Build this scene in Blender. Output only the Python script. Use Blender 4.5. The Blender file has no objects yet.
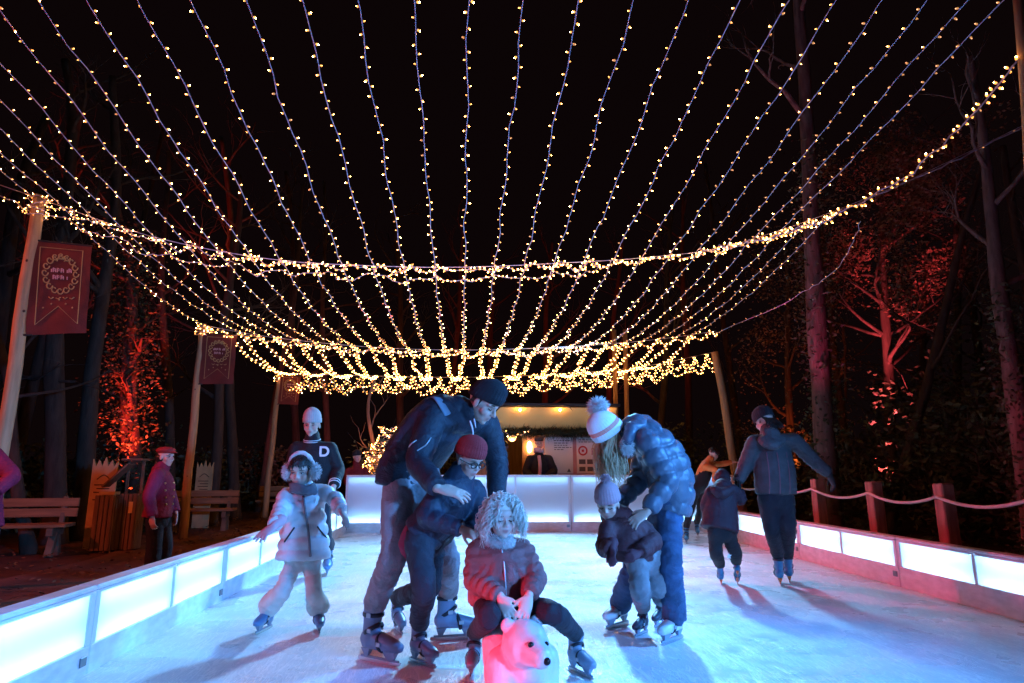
import bpy, math, random
import numpy as np
from mathutils import Vector, Matrix, noise
R = random.Random(11)
scene = bpy.context.scene
COL = scene.collection
V = Vector
rad = math.radians

# ------------------------------------------------------------------ camera
CAM_H, PITCH, YAW, FPX = 1.10, rad(11.4), rad(-4.4), 640.0
cd = bpy.data.cameras.new('camera')
cam = bpy.data.objects.new('camera', cd)
COL.objects.link(cam)
cam.location = (0, 0, CAM_H)
cam.rotation_euler = (math.pi / 2 + PITCH, 0, YAW)
cd.sensor_width = 36.0
cd.lens = FPX / 1024 * 36.0
cd.clip_end = 500
cd.clip_start = 0.05
scene.camera = cam
RM = cam.rotation_euler.to_matrix()


def ray(px, py):
    return RM @ V(((px - 512) / FPX, (341.5 - py) / FPX, -1))


def P(px, py, Y):
    d = ray(px, py)
    return V((0, 0, CAM_H)) + d * (Y / d.y)


def G(px, py, z=0.0):
    d = ray(px, py)
    return V((0, 0, CAM_H)) + d * ((z - CAM_H) / d.z)


# ------------------------------------------------------------------ materials
MATS = {}


def mat(name, col, rough=0.6, bump=0.0, bscale=40.0, var=0.0, vscale=6.0, metal=0.0, spec=0.3, sheen=0.0, stretch=None, coat=0.0, crease=0.0):
    if name in MATS:
        return MATS[name]
    if name.startswith(('cloth_', 'trousers_', 'denim_', 'leggings_')) and not crease:
        crease = .38
    m = bpy.data.materials.new(name)
    m.use_nodes = True
    nt = m.node_tree
    b = nt.nodes['Principled BSDF']
    b.inputs['Roughness'].default_value = rough
    b.inputs['Metallic'].default_value = metal
    b.inputs['Specular IOR Level'].default_value = spec
    if sheen:
        b.inputs['Sheen Weight'].default_value = sheen
    if coat:
        b.inputs['Coat Weight'].default_value = coat
    b.inputs['Base Color'].default_value = (*col, 1)
    if var or bump:
        tc = nt.nodes.new('ShaderNodeTexCoord')
        src = tc.outputs['Object']
        if stretch:
            mp = nt.nodes.new('ShaderNodeMapping')
            mp.inputs['Scale'].default_value = stretch
            nt.links.new(src, mp.inputs['Vector'])
            src = mp.outputs['Vector']
    if var:
        n = nt.nodes.new('ShaderNodeTexNoise')
        n.inputs['Scale'].default_value = vscale
        n.inputs['Detail'].default_value = 6
        nt.links.new(src, n.inputs['Vector'])
        r = nt.nodes.new('ShaderNodeValToRGB')
        r.color_ramp.elements[0].position = 0.3
        r.color_ramp.elements[1].position = 0.7
        r.color_ramp.elements[0].color = (*[c * (1 - var) for c in col], 1)
        r.color_ramp.elements[1].color = (*[min(1, c * (1 + var)) for c in col], 1)
        nt.links.new(n.outputs['Fac'], r.inputs['Fac'])
        nt.links.new(r.outputs['Color'], b.inputs['Base Color'])
    if bump:
        n2 = nt.nodes.new('ShaderNodeTexNoise')
        n2.inputs['Scale'].default_value = bscale
        n2.inputs['Detail'].default_value = 4
        nt.links.new(src, n2.inputs['Vector'])
        bp = nt.nodes.new('ShaderNodeBump')
        bp.inputs['Strength'].default_value = bump
        bp.inputs['Distance'].default_value = 0.01
        nt.links.new(n2.outputs['Fac'], bp.inputs['Height'])
        nt.links.new(bp.outputs['Normal'], b.inputs['Normal'])
        if crease:
            n3 = nt.nodes.new('ShaderNodeTexNoise')
            n3.inputs['Scale'].default_value = 13.0
            n3.inputs['Detail'].default_value = 5
            n3.inputs['Roughness'].default_value = .62
            n3.inputs['Distortion'].default_value = 1.3
            nt.links.new(tc.outputs['Object'], n3.inputs['Vector'])
            s1 = nt.nodes.new('ShaderNodeMath')
            s1.operation = 'SUBTRACT'
            s1.inputs[1].default_value = .5
            nt.links.new(n3.outputs['Fac'], s1.inputs[0])
            s2 = nt.nodes.new('ShaderNodeMath')
            s2.operation = 'ABSOLUTE'
            nt.links.new(s1.outputs[0], s2.inputs[0])
            s3 = nt.nodes.new('ShaderNodeMath')
            s3.operation = 'POWER'
            s3.inputs[1].default_value = .6
            nt.links.new(s2.outputs[0], s3.inputs[0])
            b2 = nt.nodes.new('ShaderNodeBump')
            b2.inputs['Strength'].default_value = crease
            b2.inputs['Distance'].default_value = .03
            b2.invert = True
            nt.links.new(s3.outputs[0], b2.inputs['Height'])
            nt.links.new(b2.outputs['Normal'], bp.inputs['Normal'])
    MATS[name] = m
    return m


def emit(name, col, s):
    if name in MATS:
        return MATS[name]
    m = bpy.data.materials.new(name)
    m.use_nodes = True
    b = m.node_tree.nodes['Principled BSDF']
    b.inputs['Base Color'].default_value = (*[c * .5 for c in col], 1)
    b.inputs['Emission Color'].default_value = (*col, 1)
    b.inputs['Emission Strength'].default_value = s
    MATS[name] = m
    return m


def skin_mat():
    m = mat('skin', (0.6, 0.4, 0.32), 0.45, spec=0.35)
    nt = m.node_tree
    a = nt.nodes.new('ShaderNodeVertexColor')
    a.layer_name = 'tint'
    nt.links.new(a.outputs['Color'], nt.nodes['Principled BSDF'].inputs['Base Color'])
    nt.nodes['Principled BSDF'].inputs['Subsurface Weight'].default_value = 0.08
    nt.nodes['Principled BSDF'].inputs['Subsurface Radius'].default_value = (0.01, 0.004, 0.002)
    return m


# ------------------------------------------------------------------ mesh building
def perp_frame(t, side=None):
    t = t.normalized()
    if side is None:
        side = V((1, 0, 0)) if abs(t.x) < 0.8 else V((0, 1, 0))
    a = side - t * side.dot(t)
    if a.length < 1e-5:
        a = t.orthogonal()
    a.normalize()
    return a, t.cross(a)


def catmull(vals, sub):
    out = []
    n = len(vals)
    if n == 2:
        for k in range(sub + 1):
            out.append(vals[0] + (vals[1] - vals[0]) * (k / sub))
        return out
    for i in range(n - 1):
        p0, p1, p2, p3 = vals[max(0, i - 1)], vals[i], vals[i + 1], vals[min(n - 1, i + 2)]
        for k in range(sub):
            t = k / sub
            out.append(0.5 * ((2 * p1) + (p2 - p0) * t + (2 * p0 - 5 * p1 + 4 * p2 - p3) * t * t + (3 * p1 - p0 - 3 * p2 + p3) * t ** 3))
    out.append(vals[-1])
    return out


class MB:
    def __init__(s):
        s.v, s.f, s.m = [], [], []

    def add(s, vs, fs, mi=0):
        o = len(s.v)
        s.v.extend(vs)
        s.f.extend([tuple(i + o for i in f) for f in fs])
        s.m.extend([mi] * len(fs))

    def box(s, c, size, rot=None, mi=0, bev=0.0):
        hx, hy, hz = size[0] / 2, size[1] / 2, size[2] / 2
        c = V(c)
        rot = rot or Matrix.Identity(3)
        if not bev:
            vs = [V((x, y, z)) for x in (-hx, hx) for y in (-hy, hy) for z in (-hz, hz)]
            fs = [(0, 1, 3, 2), (4, 6, 7, 5), (0, 4, 5, 1), (2, 3, 7, 6), (0, 2, 6, 4), (1, 5, 7, 3)]
        else:
            b = min(bev, hx * .9, hy * .9, hz * .9)
            vs = []
            idx = {}
            for sx in (-1, 1):
                for sy in (-1, 1):
                    for sz in (-1, 1):
                        for a in range(3):
                            p = [sx * (hx - b), sy * (hy - b), sz * (hz - b)]
                            p[a] = (sx * hx, sy * hy, sz * hz)[a]
                            idx[(sx, sy, sz, a)] = len(vs)
                            vs.append(V(p))
            fs = []
            for a in range(3):
                o1, o2 = [q for q in range(3) if q != a]
                for sg in (-1, 1):
                    loop = []
                    for (u, w) in ((-1, -1), (1, -1), (1, 1), (-1, 1)):
                        k = [0, 0, 0]
                        k[a], k[o1], k[o2] = sg, u, w
                        loop.append(idx[(*k, a)])
                    fs.append(tuple(loop))
            for a in range(3):
                o1, o2 = [q for q in range(3) if q != a]
                for u in (-1, 1):
                    for w in (-1, 1):
                        loop = []
                        for (e, ax) in ((-1, o1), (1, o1), (1, o2), (-1, o2)):
                            k = [0, 0, 0]
                            k[a], k[o1], k[o2] = e, u, w
                            loop.append(idx[(*k, ax)])
                        fs.append(tuple(loop))
            for sx in (-1, 1):
                for sy in (-1, 1):
                    for sz in (-1, 1):
                        fs.append(tuple(idx[(sx, sy, sz, a)] for a in range(3)))
        s.add([c + rot @ v for v in vs], fs, mi)

    def bar(s, a, b, w, h, mi=0, bev=0.0, up=None):
        a, b = V(a), V(b)
        d = b - a
        x = d.normalized()
        y, z = perp_frame(x, up.cross(x) if up else V((0, 0, 1)).cross(x) if abs(x.z) < .95 else V((1, 0, 0)))
        rot = Matrix((x, y, z)).transposed()
        s.box((a + b) / 2, (d.length, w, h), rot, mi, bev)

    def tube(s, pts, radii, n=8, side=None, rnd=False, mi=0):
        pts = [V(p) for p in pts]
        rr = [(r, r) if not isinstance(r, (tuple, list)) else tuple(r) for r in radii]
        N = len(pts)
        tang = []
        for i in range(N):
            a, b = pts[max(0, i - 1)], pts[min(N - 1, i + 1)]
            t = b - a
            tang.append(t.normalized() if t.length > 1e-9 else V((0, 0, 1)))
        rings = []
        prev = None
        frames = []
        for i in range(N):
            if side is not None:
                a, b = perp_frame(tang[i], side)
            else:
                a, b = perp_frame(tang[i], prev)
                prev = a
            frames.append((a, b))
        def ring(c, a, b, r0, r1):
            return [c + a * (r0 * math.cos(2 * math.pi * k / n)) + b * (r1 * math.sin(2 * math.pi * k / n)) for k in range(n)]
        if rnd is True or rnd == 'end':
            for q in (0.12, 0.5, 0.86):
                m = min(rr[0])
                rings.append(ring(pts[0] - tang[0] * (m * math.sqrt(1 - q * q)), *frames[0], rr[0][0] * q, rr[0][1] * q))
        for i in range(N):
            rings.append(ring(pts[i], *frames[i], *rr[i]))
        if rnd is True or rnd == 'start':
            for q in (0.86, 0.5, 0.12):
                m = min(rr[-1])
                rings.append(ring(pts[-1] + tang[-1] * (m * math.sqrt(1 - q * q)), *frames[-1], rr[-1][0] * q, rr[-1][1] * q))
        vs = [p for r in rings for p in r]
        fs = []
        for i in range(len(rings) - 1):
            for k in range(n):
                k2 = (k + 1) % n
                fs.append((i * n + k, i * n + k2, (i + 1) * n + k2, (i + 1) * n + k))
        fs.append(tuple(range(n - 1, -1, -1)))
        o = (len(rings) - 1) * n
        fs.append(tuple(o + k for k in range(n)))
        s.add(vs, fs, mi)

    def chain(s, pts, radii, sub=5, n=14, side=None, mi=0, rnd=True):
        pp = catmull([V(p) for p in pts], sub)
        two = [V((r, r)) if not isinstance(r, (tuple, list)) else V(r) for r in radii]
        rr = [(max(1e-4, q.x), max(1e-4, q.y)) for q in catmull(two, sub)]
        s.tube(pp, rr, n, side, rnd, mi)
        return pp

    def ell(s, c, r, rot=None, n=14, mi=0):
        c = V(c)
        rot = rot or Matrix.Identity(3)
        m = n // 2
        vs = [c + rot @ V((0, 0, r[2]))]
        for i in range(1, m):
            th = math.pi * i / m
            for k in range(n):
                ph = 2 * math.pi * k / n
                vs.append(c + rot @ V((r[0] * math.sin(th) * math.cos(ph), r[1] * math.sin(th) * math.sin(ph), r[2] * math.cos(th))))
        vs.append(c + rot @ V((0, 0, -r[2])))
        fs = [(0, 1 + k, 1 + (k + 1) % n) for k in range(n)]
        for i in range(m - 2):
            for k in range(n):
                k2 = (k + 1) % n
                fs.append((1 + i * n + k, 1 + (i + 1) * n + k, 1 + (i + 1) * n + k2, 1 + i * n + k2))
        o = 1 + (m - 2) * n
        L = len(vs) - 1
        fs += [(L, o + (k + 1) % n, o + k) for k in range(n)]
        s.add(vs, fs, mi)

    def prism(s, poly, d, mi=0):
        """closed polygon (list of Vector) extruded by the vector d"""
        n = len(poly)
        vs = [V(p) for p in poly] + [V(p) + d for p in poly]
        fs = [tuple(range(n - 1, -1, -1)), tuple(range(n, 2 * n))]
        fs += [(k, (k + 1) % n, n + (k + 1) % n, n + k) for k in range(n)]
        s.add(vs, fs, mi)

    def mesh(s, name, mats=(), org=None, smooth=True):
        me = bpy.data.meshes.new(name)
        o = org or V((0, 0, 0))
        me.from_pydata([tuple(V(v) - o) for v in s.v], [], s.f)
        for m in mats:
            me.materials.append(m)
        if len(mats) > 1:
            me.polygons.foreach_set('material_index', s.m)
        if smooth:
            me.polygons.foreach_set('use_smooth', [True] * len(me.polygons))
        me.update()
        return me

    def build(s, name, mats, parent=None, org=None, smooth=False):
        if not isinstance(mats, (list, tuple)):
            mats = [mats]
        return link(name, s.mesh(name, mats, org, smooth), parent, org if parent is None else None)


def link(name, me, parent=None, loc=None):
    ob = bpy.data.objects.new(name, me)
    COL.objects.link(ob)
    if parent is not None:
        ob.parent = parent
    if loc is not None:
        ob.location = loc
    return ob


def tag(o, label=None, cat=None, group=None, kind=None):
    if label:
        o['label'] = label
    if cat:
        o['category'] = cat
    if group:
        o['group'] = group
    if kind:
        o['kind'] = kind
    return o


def empty(name, loc, label, cat, group=None):
    o = bpy.data.objects.new(name, None)
    o.empty_display_size = 0.1
    COL.objects.link(o)
    o.location = loc
    return tag(o, label, cat, group)


def remesh(mb, voxel, smooth=3, fac=0.5):
    me = mb.mesh('tmp')
    ob = link('tmp', me)
    m = ob.modifiers.new('r', 'REMESH')
    m.mode = 'VOXEL'
    m.voxel_size = voxel
    m.use_smooth_shade = True
    if smooth:
        sm = ob.modifiers.new('s', 'SMOOTH')
        sm.iterations = smooth
        sm.factor = fac
    dg = bpy.context.evaluated_depsgraph_get()
    me2 = bpy.data.meshes.new_from_object(ob.evaluated_get(dg))
    bpy.data.objects.remove(ob)
    bpy.data.meshes.remove(me)
    return me2


def get_co(me):
    a = np.empty(len(me.vertices) * 3)
    me.vertices.foreach_get('co', a)
    return a.reshape(-1, 3)


def get_no(me):
    a = np.empty(len(me.vertices) * 3)
    me.vertices.foreach_get('normal', a)
    return a.reshape(-1, 3)


def set_co(me, co):
    me.vertices.foreach_set('co', np.ascontiguousarray(co).ravel())
    me.update()


def chain_coord(co, chains):
    """for every vertex: arc length along its nearest chain and that chain's direction"""
    best = np.full(len(co), 1e9)
    s = np.zeros(len(co))
    ax = np.zeros((len(co), 3))
    for pts in chains:
        acc = 0.0
        for a, b in zip(pts[:-1], pts[1:]):
            a, b = np.array(a), np.array(b)
            d = b - a
            L = np.linalg.norm(d)
            if L < 1e-6:
                continue
            t = np.clip(((co - a) @ d) / (L * L), 0, 1)
            q = np.linalg.norm(co - (a + t[:, None] * d), axis=1)
            k = q < best
            best[k] = q[k]
            s[k] = acc + t[k] * L
            ax[k] = d / L
            acc += L
    return s, ax


def dress(me, chains, quilt=None, wrinkle=0.008, freq=9.0, k=2.2, seed=0.0, mid=True):
    """quilted bands across each limb and/or cloth folds"""
    co, no = get_co(me), get_no(me)
    s, ax = chain_coord(co, chains)
    d = np.zeros(len(co))
    if quilt:
        w, dep = quilt
        jit = np.array([noise.noise(V(c) * 4 + V((seed, 0, 0))) for c in co])
        ph = s / w + 0.14 * jit
        sn = np.abs(np.sin(math.pi * ph))
        d += dep * (sn ** 0.4 - 0.85) * (1.1 + .5 * jit)
        fine = np.array([noise.noise(V(c) * 34 + V((0, seed, 0))) for c in co])
        fine2 = np.array([noise.noise(V(c) * 15 + V((0, seed, 4))) for c in co])
        d += dep * (0.30 * fine * (1.1 - sn) + .16 * fine2)
    if wrinkle:
        q = co + ax * (np.sum(co * ax, axis=1)[:, None] * (k - 1))
        wr_ = np.array([noise.noise(V(c) * 4.0 + V((seed, 2, 9))) for c in co])
        q = q + wr_[:, None] * .10
        n1 = np.array([noise.noise(V(c) * freq * .8 + V((seed, seed * 2, 3))) for c in q])
        n2 = np.array([noise.noise(V(c) * freq * 1.9 + V((7, seed, 1))) for c in q])
        amt = .55 + .9 * np.clip(wr_ + .25, 0, 1)
        r1 = (1 - np.clip(np.abs(n1) * 3.2, 0, 1)) ** 1.5
        r2 = (1 - np.clip(np.abs(n2) * 3.2, 0, 1)) ** 1.5
        d += wrinkle * amt * (r1 * .62 + r2 * .26 - .3)
    set_co(me, co + no * d[:, None])


# ------------------------------------------------------------------ people
SKIN = skin_mat()
EYEW = mat('eye_white', (0.5, 0.47, 0.45), 0.2)
EYED = mat('eye_dark', (0.03, 0.02, 0.015), 0.15)
STEEL = mat('skate_steel', (0.55, 0.56, 0.58), 0.25, metal=1.0)
STRAP = mat('skate_strap', (0.02, 0.022, 0.03), 0.5)
HOLDER = mat('skate_holder', (0.22, 0.26, 0.34), 0.4)


def lerp3(a, b, t):
    return V(a) + (V(b) - V(a)) * t


class Frame:
    def __init__(s, c, f, up=(0, 0, 1), hh=0.22):
        s.c = V(c)
        s.f = V(f).normalized()
        u = V(up)
        s.u = (u - s.f * u.dot(s.f)).normalized()
        s.s = s.f.cross(s.u)          # wearer's right
        s.h = hh
        s.rot = Matrix((s.s, s.f, s.u)).transposed()

    def __call__(s, x, y, z):
        return s.c + (s.s * x + s.f * y + s.u * z) * s.h

    def e(s, mb, c, r, n=14):
        mb.ell(s(*c), [q * s.h for q in r], s.rot, n)


def head_solids(mb, F, kid):
    e = F.e
    e(mb, (0, -.05, .12), (.335, .42, .38), 20)
    e(mb, (0, .09, -.19), (.25 if not kid else .27, .29, .29), 18)
    e(mb, (0, .25, -.40), (.10, .09, .08))
    for sx in (-1, 1):
        e(mb, (sx * .16, .21, -.12), (.13, .13, .13))
        e(mb, (sx * .335, -.02, -.04), (.035, .085, .13))
        e(mb, (sx * .042, .385 if kid else .40, -.115), (.036, .045, .03))
    if kid:
        mb.chain([F(0, .335, .06), F(0, .375, -.03), F(0, .41, -.10)], [.03 * F.h, .035 * F.h, .045 * F.h], 4, 10)
        e(mb, (0, .22, .16), (.27, .17, .17))
    else:
        mb.chain([F(0, .335, .08), F(0, .40, -.02), F(0, .45, -.10)], [.035 * F.h, .04 * F.h, .05 * F.h], 4, 10)
        mb.chain([F(-.22, .27, .10), F(0, .345, .105), F(.22, .27, .10)], [.045 * F.h, .05 * F.h, .045 * F.h], 4, 10)
    e(mb, (0, .355, -.235), (.095, .035, .025))
    e(mb, (0, .345, -.285), (.08, .035, .028))


def hand_solids(mb, wr, d, nrm, size, curl=0.5, thumb=1, spread=0.18, fat=1.0):
    """wr wrist, d direction of the hand, nrm back-of-hand normal, thumb +1/-1 side"""
    d = V(d).normalized()
    nrm = (V(nrm) - d * V(nrm).dot(d)).normalized()
    sd = d.cross(nrm) * thumb
    k = size / 0.18
    r = 0.0088 * k * fat
    pc = [wr - d * .01 * k, wr + d * .04 * k, wr + d * .088 * k]
    mb.chain(pc, [(.027 * k * fat, .019 * k * fat), (.04 * k * fat, .017 * k * fat), (.039 * k * fat, .013 * k * fat)], 4, 14, sd)
    for i, (off, ln) in enumerate(((.029, .072), (.010, .08), (-.010, .074), (-.029, .058))):
        root = wr + d * .085 * k + sd * off * k
        dr = (d + sd * (off / .03) * spread).normalized()
        pts = [root - dr * .03 * k, root]
        ang = 0
        p = root
        for j, seg in enumerate((.42, .32, .26)):
            ang += curl * (0.5, 0.6, 0.4)[j] * (1 + .12 * i)
            dd = dr * math.cos(ang) - nrm * math.sin(ang)
            p = p + dd * ln * seg * k
            pts.append(p)
        mb.chain(pts, [r * 1.05, r * 1.08, r, r * .93, r * .8], 3, 10)
    t0 = wr + d * .02 * k + sd * .028 * k
    td = (d * .75 + sd * .8 - nrm * .25).normalized()
    t1 = t0 + td * .035 * k
    td2 = (d * .95 + sd * .35 - nrm * (.25 + .3 * curl)).normalized()
    t2 = t1 + td2 * .03 * k
    mb.chain([t0 - td * .012 * k, t0, t1, t2, t2 + td2 * .022 * k], [r * 1.4, r * 1.45, r * 1.2, r * 1.05, r * .85], 3, 10)


def skate(root, org, heel, toe, L, boot, strapm=STRAP, holder=HOLDER, lift=0.0, tilt=0.0, cuff=0.30):
    k = L / 0.29
    hv, tv = V(heel), V(toe)
    d = (tv - hv)
    d.z = 0
    d.normalize()
    o = (hv + tv) / 2 - d * .03 * k + V((0, 0, lift))
    z = V((0, 0, 1))
    if tilt:
        q = Matrix.Rotation(tilt, 3, z.cross(d))
        d, z = q @ d, q @ z
    sd = z.cross(d)
    L_ = lambda x, y, h: o + (d * x + sd * y + z * h) * k
    m = MB()
    m.chain([L_(-.062, 0, .125), L_(0, 0, .128), L_(.08, 0, .118), L_(.15, 0, .108), L_(.185, 0, .104)],
            [(.040 * k, .047 * k), (.041 * k, .05 * k), (.047 * k, .044 * k), (.045 * k, .034 * k), (.034 * k, .026 * k)], 5, 16, sd)
    m.chain([L_(-.03, 0, .12), L_(-.025, 0, .2), L_(-.012, 0, cuff)], [(.046 * k, .058 * k), (.046 * k, .056 * k), (.056 * k, .068 * k)], 5, 16, sd)
    m.chain([L_(-.075, 0, .088), L_(.06, 0, .084), L_(.19, 0, .084)], [(.034 * k, .010 * k), (.04 * k, .010 * k), (.034 * k, .010 * k)], 4, 14, sd)
    me = remesh(m, .008 * k, 2)
    co = get_co(me) - np.array(org)
    set_co(me, co)
    me.materials.append(boot)
    sk = link('ice_skate', me, root)
    h = MB()
    for (x0, x1, xb0, xb1) in ((-.085, -.02, -.07, -.045), (.075, .17, .10, .15)):
        a = [L_(x0, -.022, .078), L_(x1, -.022, .078), L_(x1, .022, .078), L_(x0, .022, .078),
             L_(xb0, -.007, .03), L_(xb1, -.007, .03), L_(xb1, .007, .03), L_(xb0, .007, .03)]
        h.add(a, [(0, 1, 2, 3), (7, 6, 5, 4), (0, 4, 5, 1), (1, 5, 6, 2), (2, 6, 7, 3), (3, 7, 4, 0)])
    h.bar(L_(-.10, 0, .029), L_(.185, 0, .029), .011 * k, .012 * k, up=z)
    h.build('blade_holder', holder, sk, org)
    b = MB()
    prof = [(-.125, .012), (-.115, .003), (-.06, 0), (.16, 0), (.19, .008), (.205, .024), (.19, .026), (-.12, .026)]
    b.prism([L_(x, -.0022, y) for x, y in prof], sd * .0044 * k)
    b.build('blade', STEEL, sk, org)
    for (c, dr, w, dd) in ((L_(-.017, 0, .262), z, .0535, .0655), (L_(-.012, 0, .18), (z * .85 + d * -.5), .050, .066), (L_(.06, 0, .115), (d * .95 + z * .3), .0495, .052)):
        t = MB()
        a_, b_ = perp_frame(dr, sd)
        ring = [c + a_ * (w * k * math.cos(q)) + b_ * (dd * k * math.sin(q)) for q in [2 * math.pi * i / 24 for i in range(25)]]
        t.tube(ring, [(.012 * k, .004 * k)] * 25, 6, dr)
        st = t.build('strap', strapm, sk, org, True)
        for sg in (-1, 1):
            bk = MB()
            bk.box(c + sd * (sg * (w + .001) * k) + d * .012 * k, (.032 * k, .008 * k, .024 * k), Matrix((d, sd, z)).transposed(), bev=.002)
            bk.build('buckle', mat('buckle', (.35, .37, .4), .35, metal=.6), sk, org)
    return o + (d * -.012 + z * cuff) * k, o + (d * -.025 + z * .16) * k


def person(label, head, f, hs, neck, sh, el, wr, torso, hip, kn, skates, jacket, trousers, L=.28, boots=None, hands=(None, None),
           sleeve=(.075, .06, .05), leg=(.095, .07, .06), quilt=None, jw=.006, tw=.008, kid=False, skin=(.62, .40, .31), up=(0, 0, 1),
           voxel=.011, bvox=.005, feet=None, seed=1.0, lips=(.5, .18, .16), group=None, collar=.075, base=None, holders=HOLDER, cuff=.30,
           tlong=0.0, lifts=(0, 0), tilts=(0, 0), eyes=True, brow=(.06, .035, .025), strapm=STRAP):
    H = Frame(head, f, up, hs)
    org = base or V(((hip[0].x + hip[1].x) / 2, (hip[0].y + hip[1].y) / 2, 0.0))
    root = link('person', bpy.data.meshes.new('person'), None, org)
    tag(root, label, 'person', group)
    boots = boots or mat('boot', (.1, .15, .25), .45)
    tops, anks = [], []
    if skates:
        for i, (h_, t_) in enumerate(skates):
            tp, ak = skate(root, org, G(*h_), G(*t_), L, boots, strapm, holders, lifts[i], tilts[i], cuff)
            tops.append(tp)
            anks.append(ak)
    else:
        tops = [V(q) for q in feet]
        anks = [V(q) for q in feet]
    # body: one continuous mesh
    b = MB()
    head_solids(b, H, kid)
    nb = V(neck)
    b.chain([H(0, -.08, -.12), H(0, -.10, -.36), nb], [.2 * hs, .23 * hs, .27 * hs], 4, 14)
    side = (sh[1] - sh[0]).normalized()
    b.chain([lerp3(torso[0][0], torso[1][0], .5)] + [V(t[0]) for t in torso[1:]], [(t[1] * .7, t[2] * .66) for t in torso], 4, 14, side, 0, 'start')
    b.chain([sh[0], (sh[0] + sh[1]) / 2 + V((0, 0, .02)), sh[1]], [sleeve[0] * .6] * 3, 4, 12)
    for i in (0, 1):
        b.chain([sh[i], (V(sh[i]) + V(el[i])) / 2, el[i], (V(el[i]) + V(wr[i])) / 2, wr[i]], [sleeve[0] * .55, sleeve[0] * .55, sleeve[1] * .58, sleeve[2] * .6, min(hs * .115, sleeve[2] * .62)], 5, 12)
        h0, k0, a0 = V(hip[i]), V(kn[i]), V(tops[i])
        b.chain([h0, (h0 + k0) / 2, k0, (k0 + a0) / 2, a0 - V((0, 0, .02))], [leg[0] * .66, leg[0] * .58, leg[1] * .55, (leg[1] + leg[2]) * .25, min(leg[2] * .5, .036)], 5, 12)
        hd = hands[i]
        if hd and not hd.get('glove'):
            hand_solids(b, V(wr[i]) + V(hd['d']).normalized() * .012, hd['d'], hd['n'], hd['s'], hd.get('curl', .5), hd.get('th', 1), hd.get('sp', .18))
    me = remesh(b, bvox, 2, .5)
    co, no = get_co(me), get_no(me)
    tint = np.tile(np.array([*skin, 1.0]), (len(co), 1))
    loc = (co - np.array(H.c)) @ np.array(H.rot) / hs
    d = np.zeros(len(co))
    for sx in (-1, 1):
        g = np.exp(-((loc[:, 0] - sx * .145) ** 2 / .0065 + (loc[:, 2] - .02) ** 2 / .0035 + (loc[:, 1] - .33) ** 2 / .03))
        d -= g * .045 * hs
        tint[:, :3] *= (1 - .25 * g)[:, None]
        ck = np.exp(-((loc[:, 0] - sx * .19) ** 2 / .012 + (loc[:, 2] + .13) ** 2 / .012 + (loc[:, 1] - .3) ** 2 / .03))
        tint[:, 1:3] *= (1 - .22 * ck)[:, None]
    g = np.exp(-((loc[:, 2] + .26) ** 2 / .0003 + (loc[:, 0]) ** 2 / .006 + (loc[:, 1] - .38) ** 2 / .01))
    d -= g * .018 * hs
    lp = np.clip(np.exp(-((loc[:, 2] + .26) ** 2 / .0022 + (loc[:, 0]) ** 2 / .0075 + (loc[:, 1] - .38) ** 2 / .006)) * 1.5, 0, 1)[:, None]
    tint[:, :3] = tint[:, :3] * (1 - lp) + np.array(lips) * lp
    nz = np.exp(-((loc[:, 2] + .1) ** 2 / .006 + loc[:, 0] ** 2 / .005 + (loc[:, 1] - .46) ** 2 / .01))
    tint[:, 1:3] *= (1 - .18 * nz)[:, None]
    set_co(me, co + no * d[:, None] - np.array(org))
    at = me.color_attributes.new('tint', 'FLOAT_COLOR', 'POINT')
    at.data.foreach_set('color', tint.ravel())
    me.materials.append(SKIN)
    old = root.data
    root.data = me
    bpy.data.meshes.remove(old)
    if eyes:
        for sx in (-1, 1):
            m = MB()
            if eyes == 'down':
                m.chain([H(sx * .085, .335, .012), H(sx * .145, .345, -.010), H(sx * .21, .30, .008)], [(.009 * hs, .014 * hs)] * 3, 4, 6)
                m.build('eyelash', EYED, root, org, True)
            else:
                m.ell(H(sx * .145, .300, .018), [.046 * hs, .04 * hs, .020 * hs], H.rot, 12, 0)
                m.ell(H(sx * .145, .330, .014), [.022 * hs, .014 * hs, .020 * hs], H.rot, 10, 1)
                m.build('eye', [EYEW, EYED], root, org, True)
                m = MB()
                m.chain([H(sx * .09, .325, .034), H(sx * .145, .343, .042), H(sx * .205, .298, .034)], [.007 * hs] * 3, 4, 6)
                m.build('eyelash', EYED, root, org, True)
            m = MB()
            m.chain([H(sx * .07, .362, .122), H(sx * .15, .350, .128), H(sx * .225, .285, .098)], [.009 * hs, .014 * hs, .007 * hs], 4, 6)
            m.build('eyebrow', mat('brow_%.2f' % brow[0], brow, .8), root, org, True)
    # clothes
    m = MB()
    ch = [m.chain([V(t[0]) for t in torso], [(t[1], t[2]) for t in torso], 5, 20, side, 0, 'start')]
    m.chain([sh[0], (sh[0] + sh[1]) / 2 + (V(torso[-1][0]) - V(torso[-2][0])).normalized() * .01, sh[1]], [sleeve[0] * .98] * 3, 4, 14)
    for i in (0, 1):
        mid = (V(sh[i]) + V(el[i])) / 2
        mid2 = (V(el[i]) + V(wr[i])) / 2
        ch.append(m.chain([sh[i], mid, el[i], mid2, wr[i]], [sleeve[0], sleeve[0] * .96, sleeve[1] * 1.05, (sleeve[1] + sleeve[2]) / 2 * 1.06, sleeve[2]], 5, 16, None, 0, 'end'))
    if collar:
        top = V(torso[-1][0])
        m.chain([top - (H.c - top) * .1, top + (H(0, -.1, -.4) - top) * .75], [collar * 1.12, collar], 4, 16)
    jm = remesh(m, voxel, 2)
    dress(jm, ch, quilt, jw * (.45 if quilt else .8), 8, 1.5, seed)
    set_co(jm, get_co(jm) - np.array(org))
    jm.materials.append(jacket)
    jo = link('jacket', jm, root)
    m = MB()
    pv = (V(hip[0]) + V(hip[1])) / 2
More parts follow.
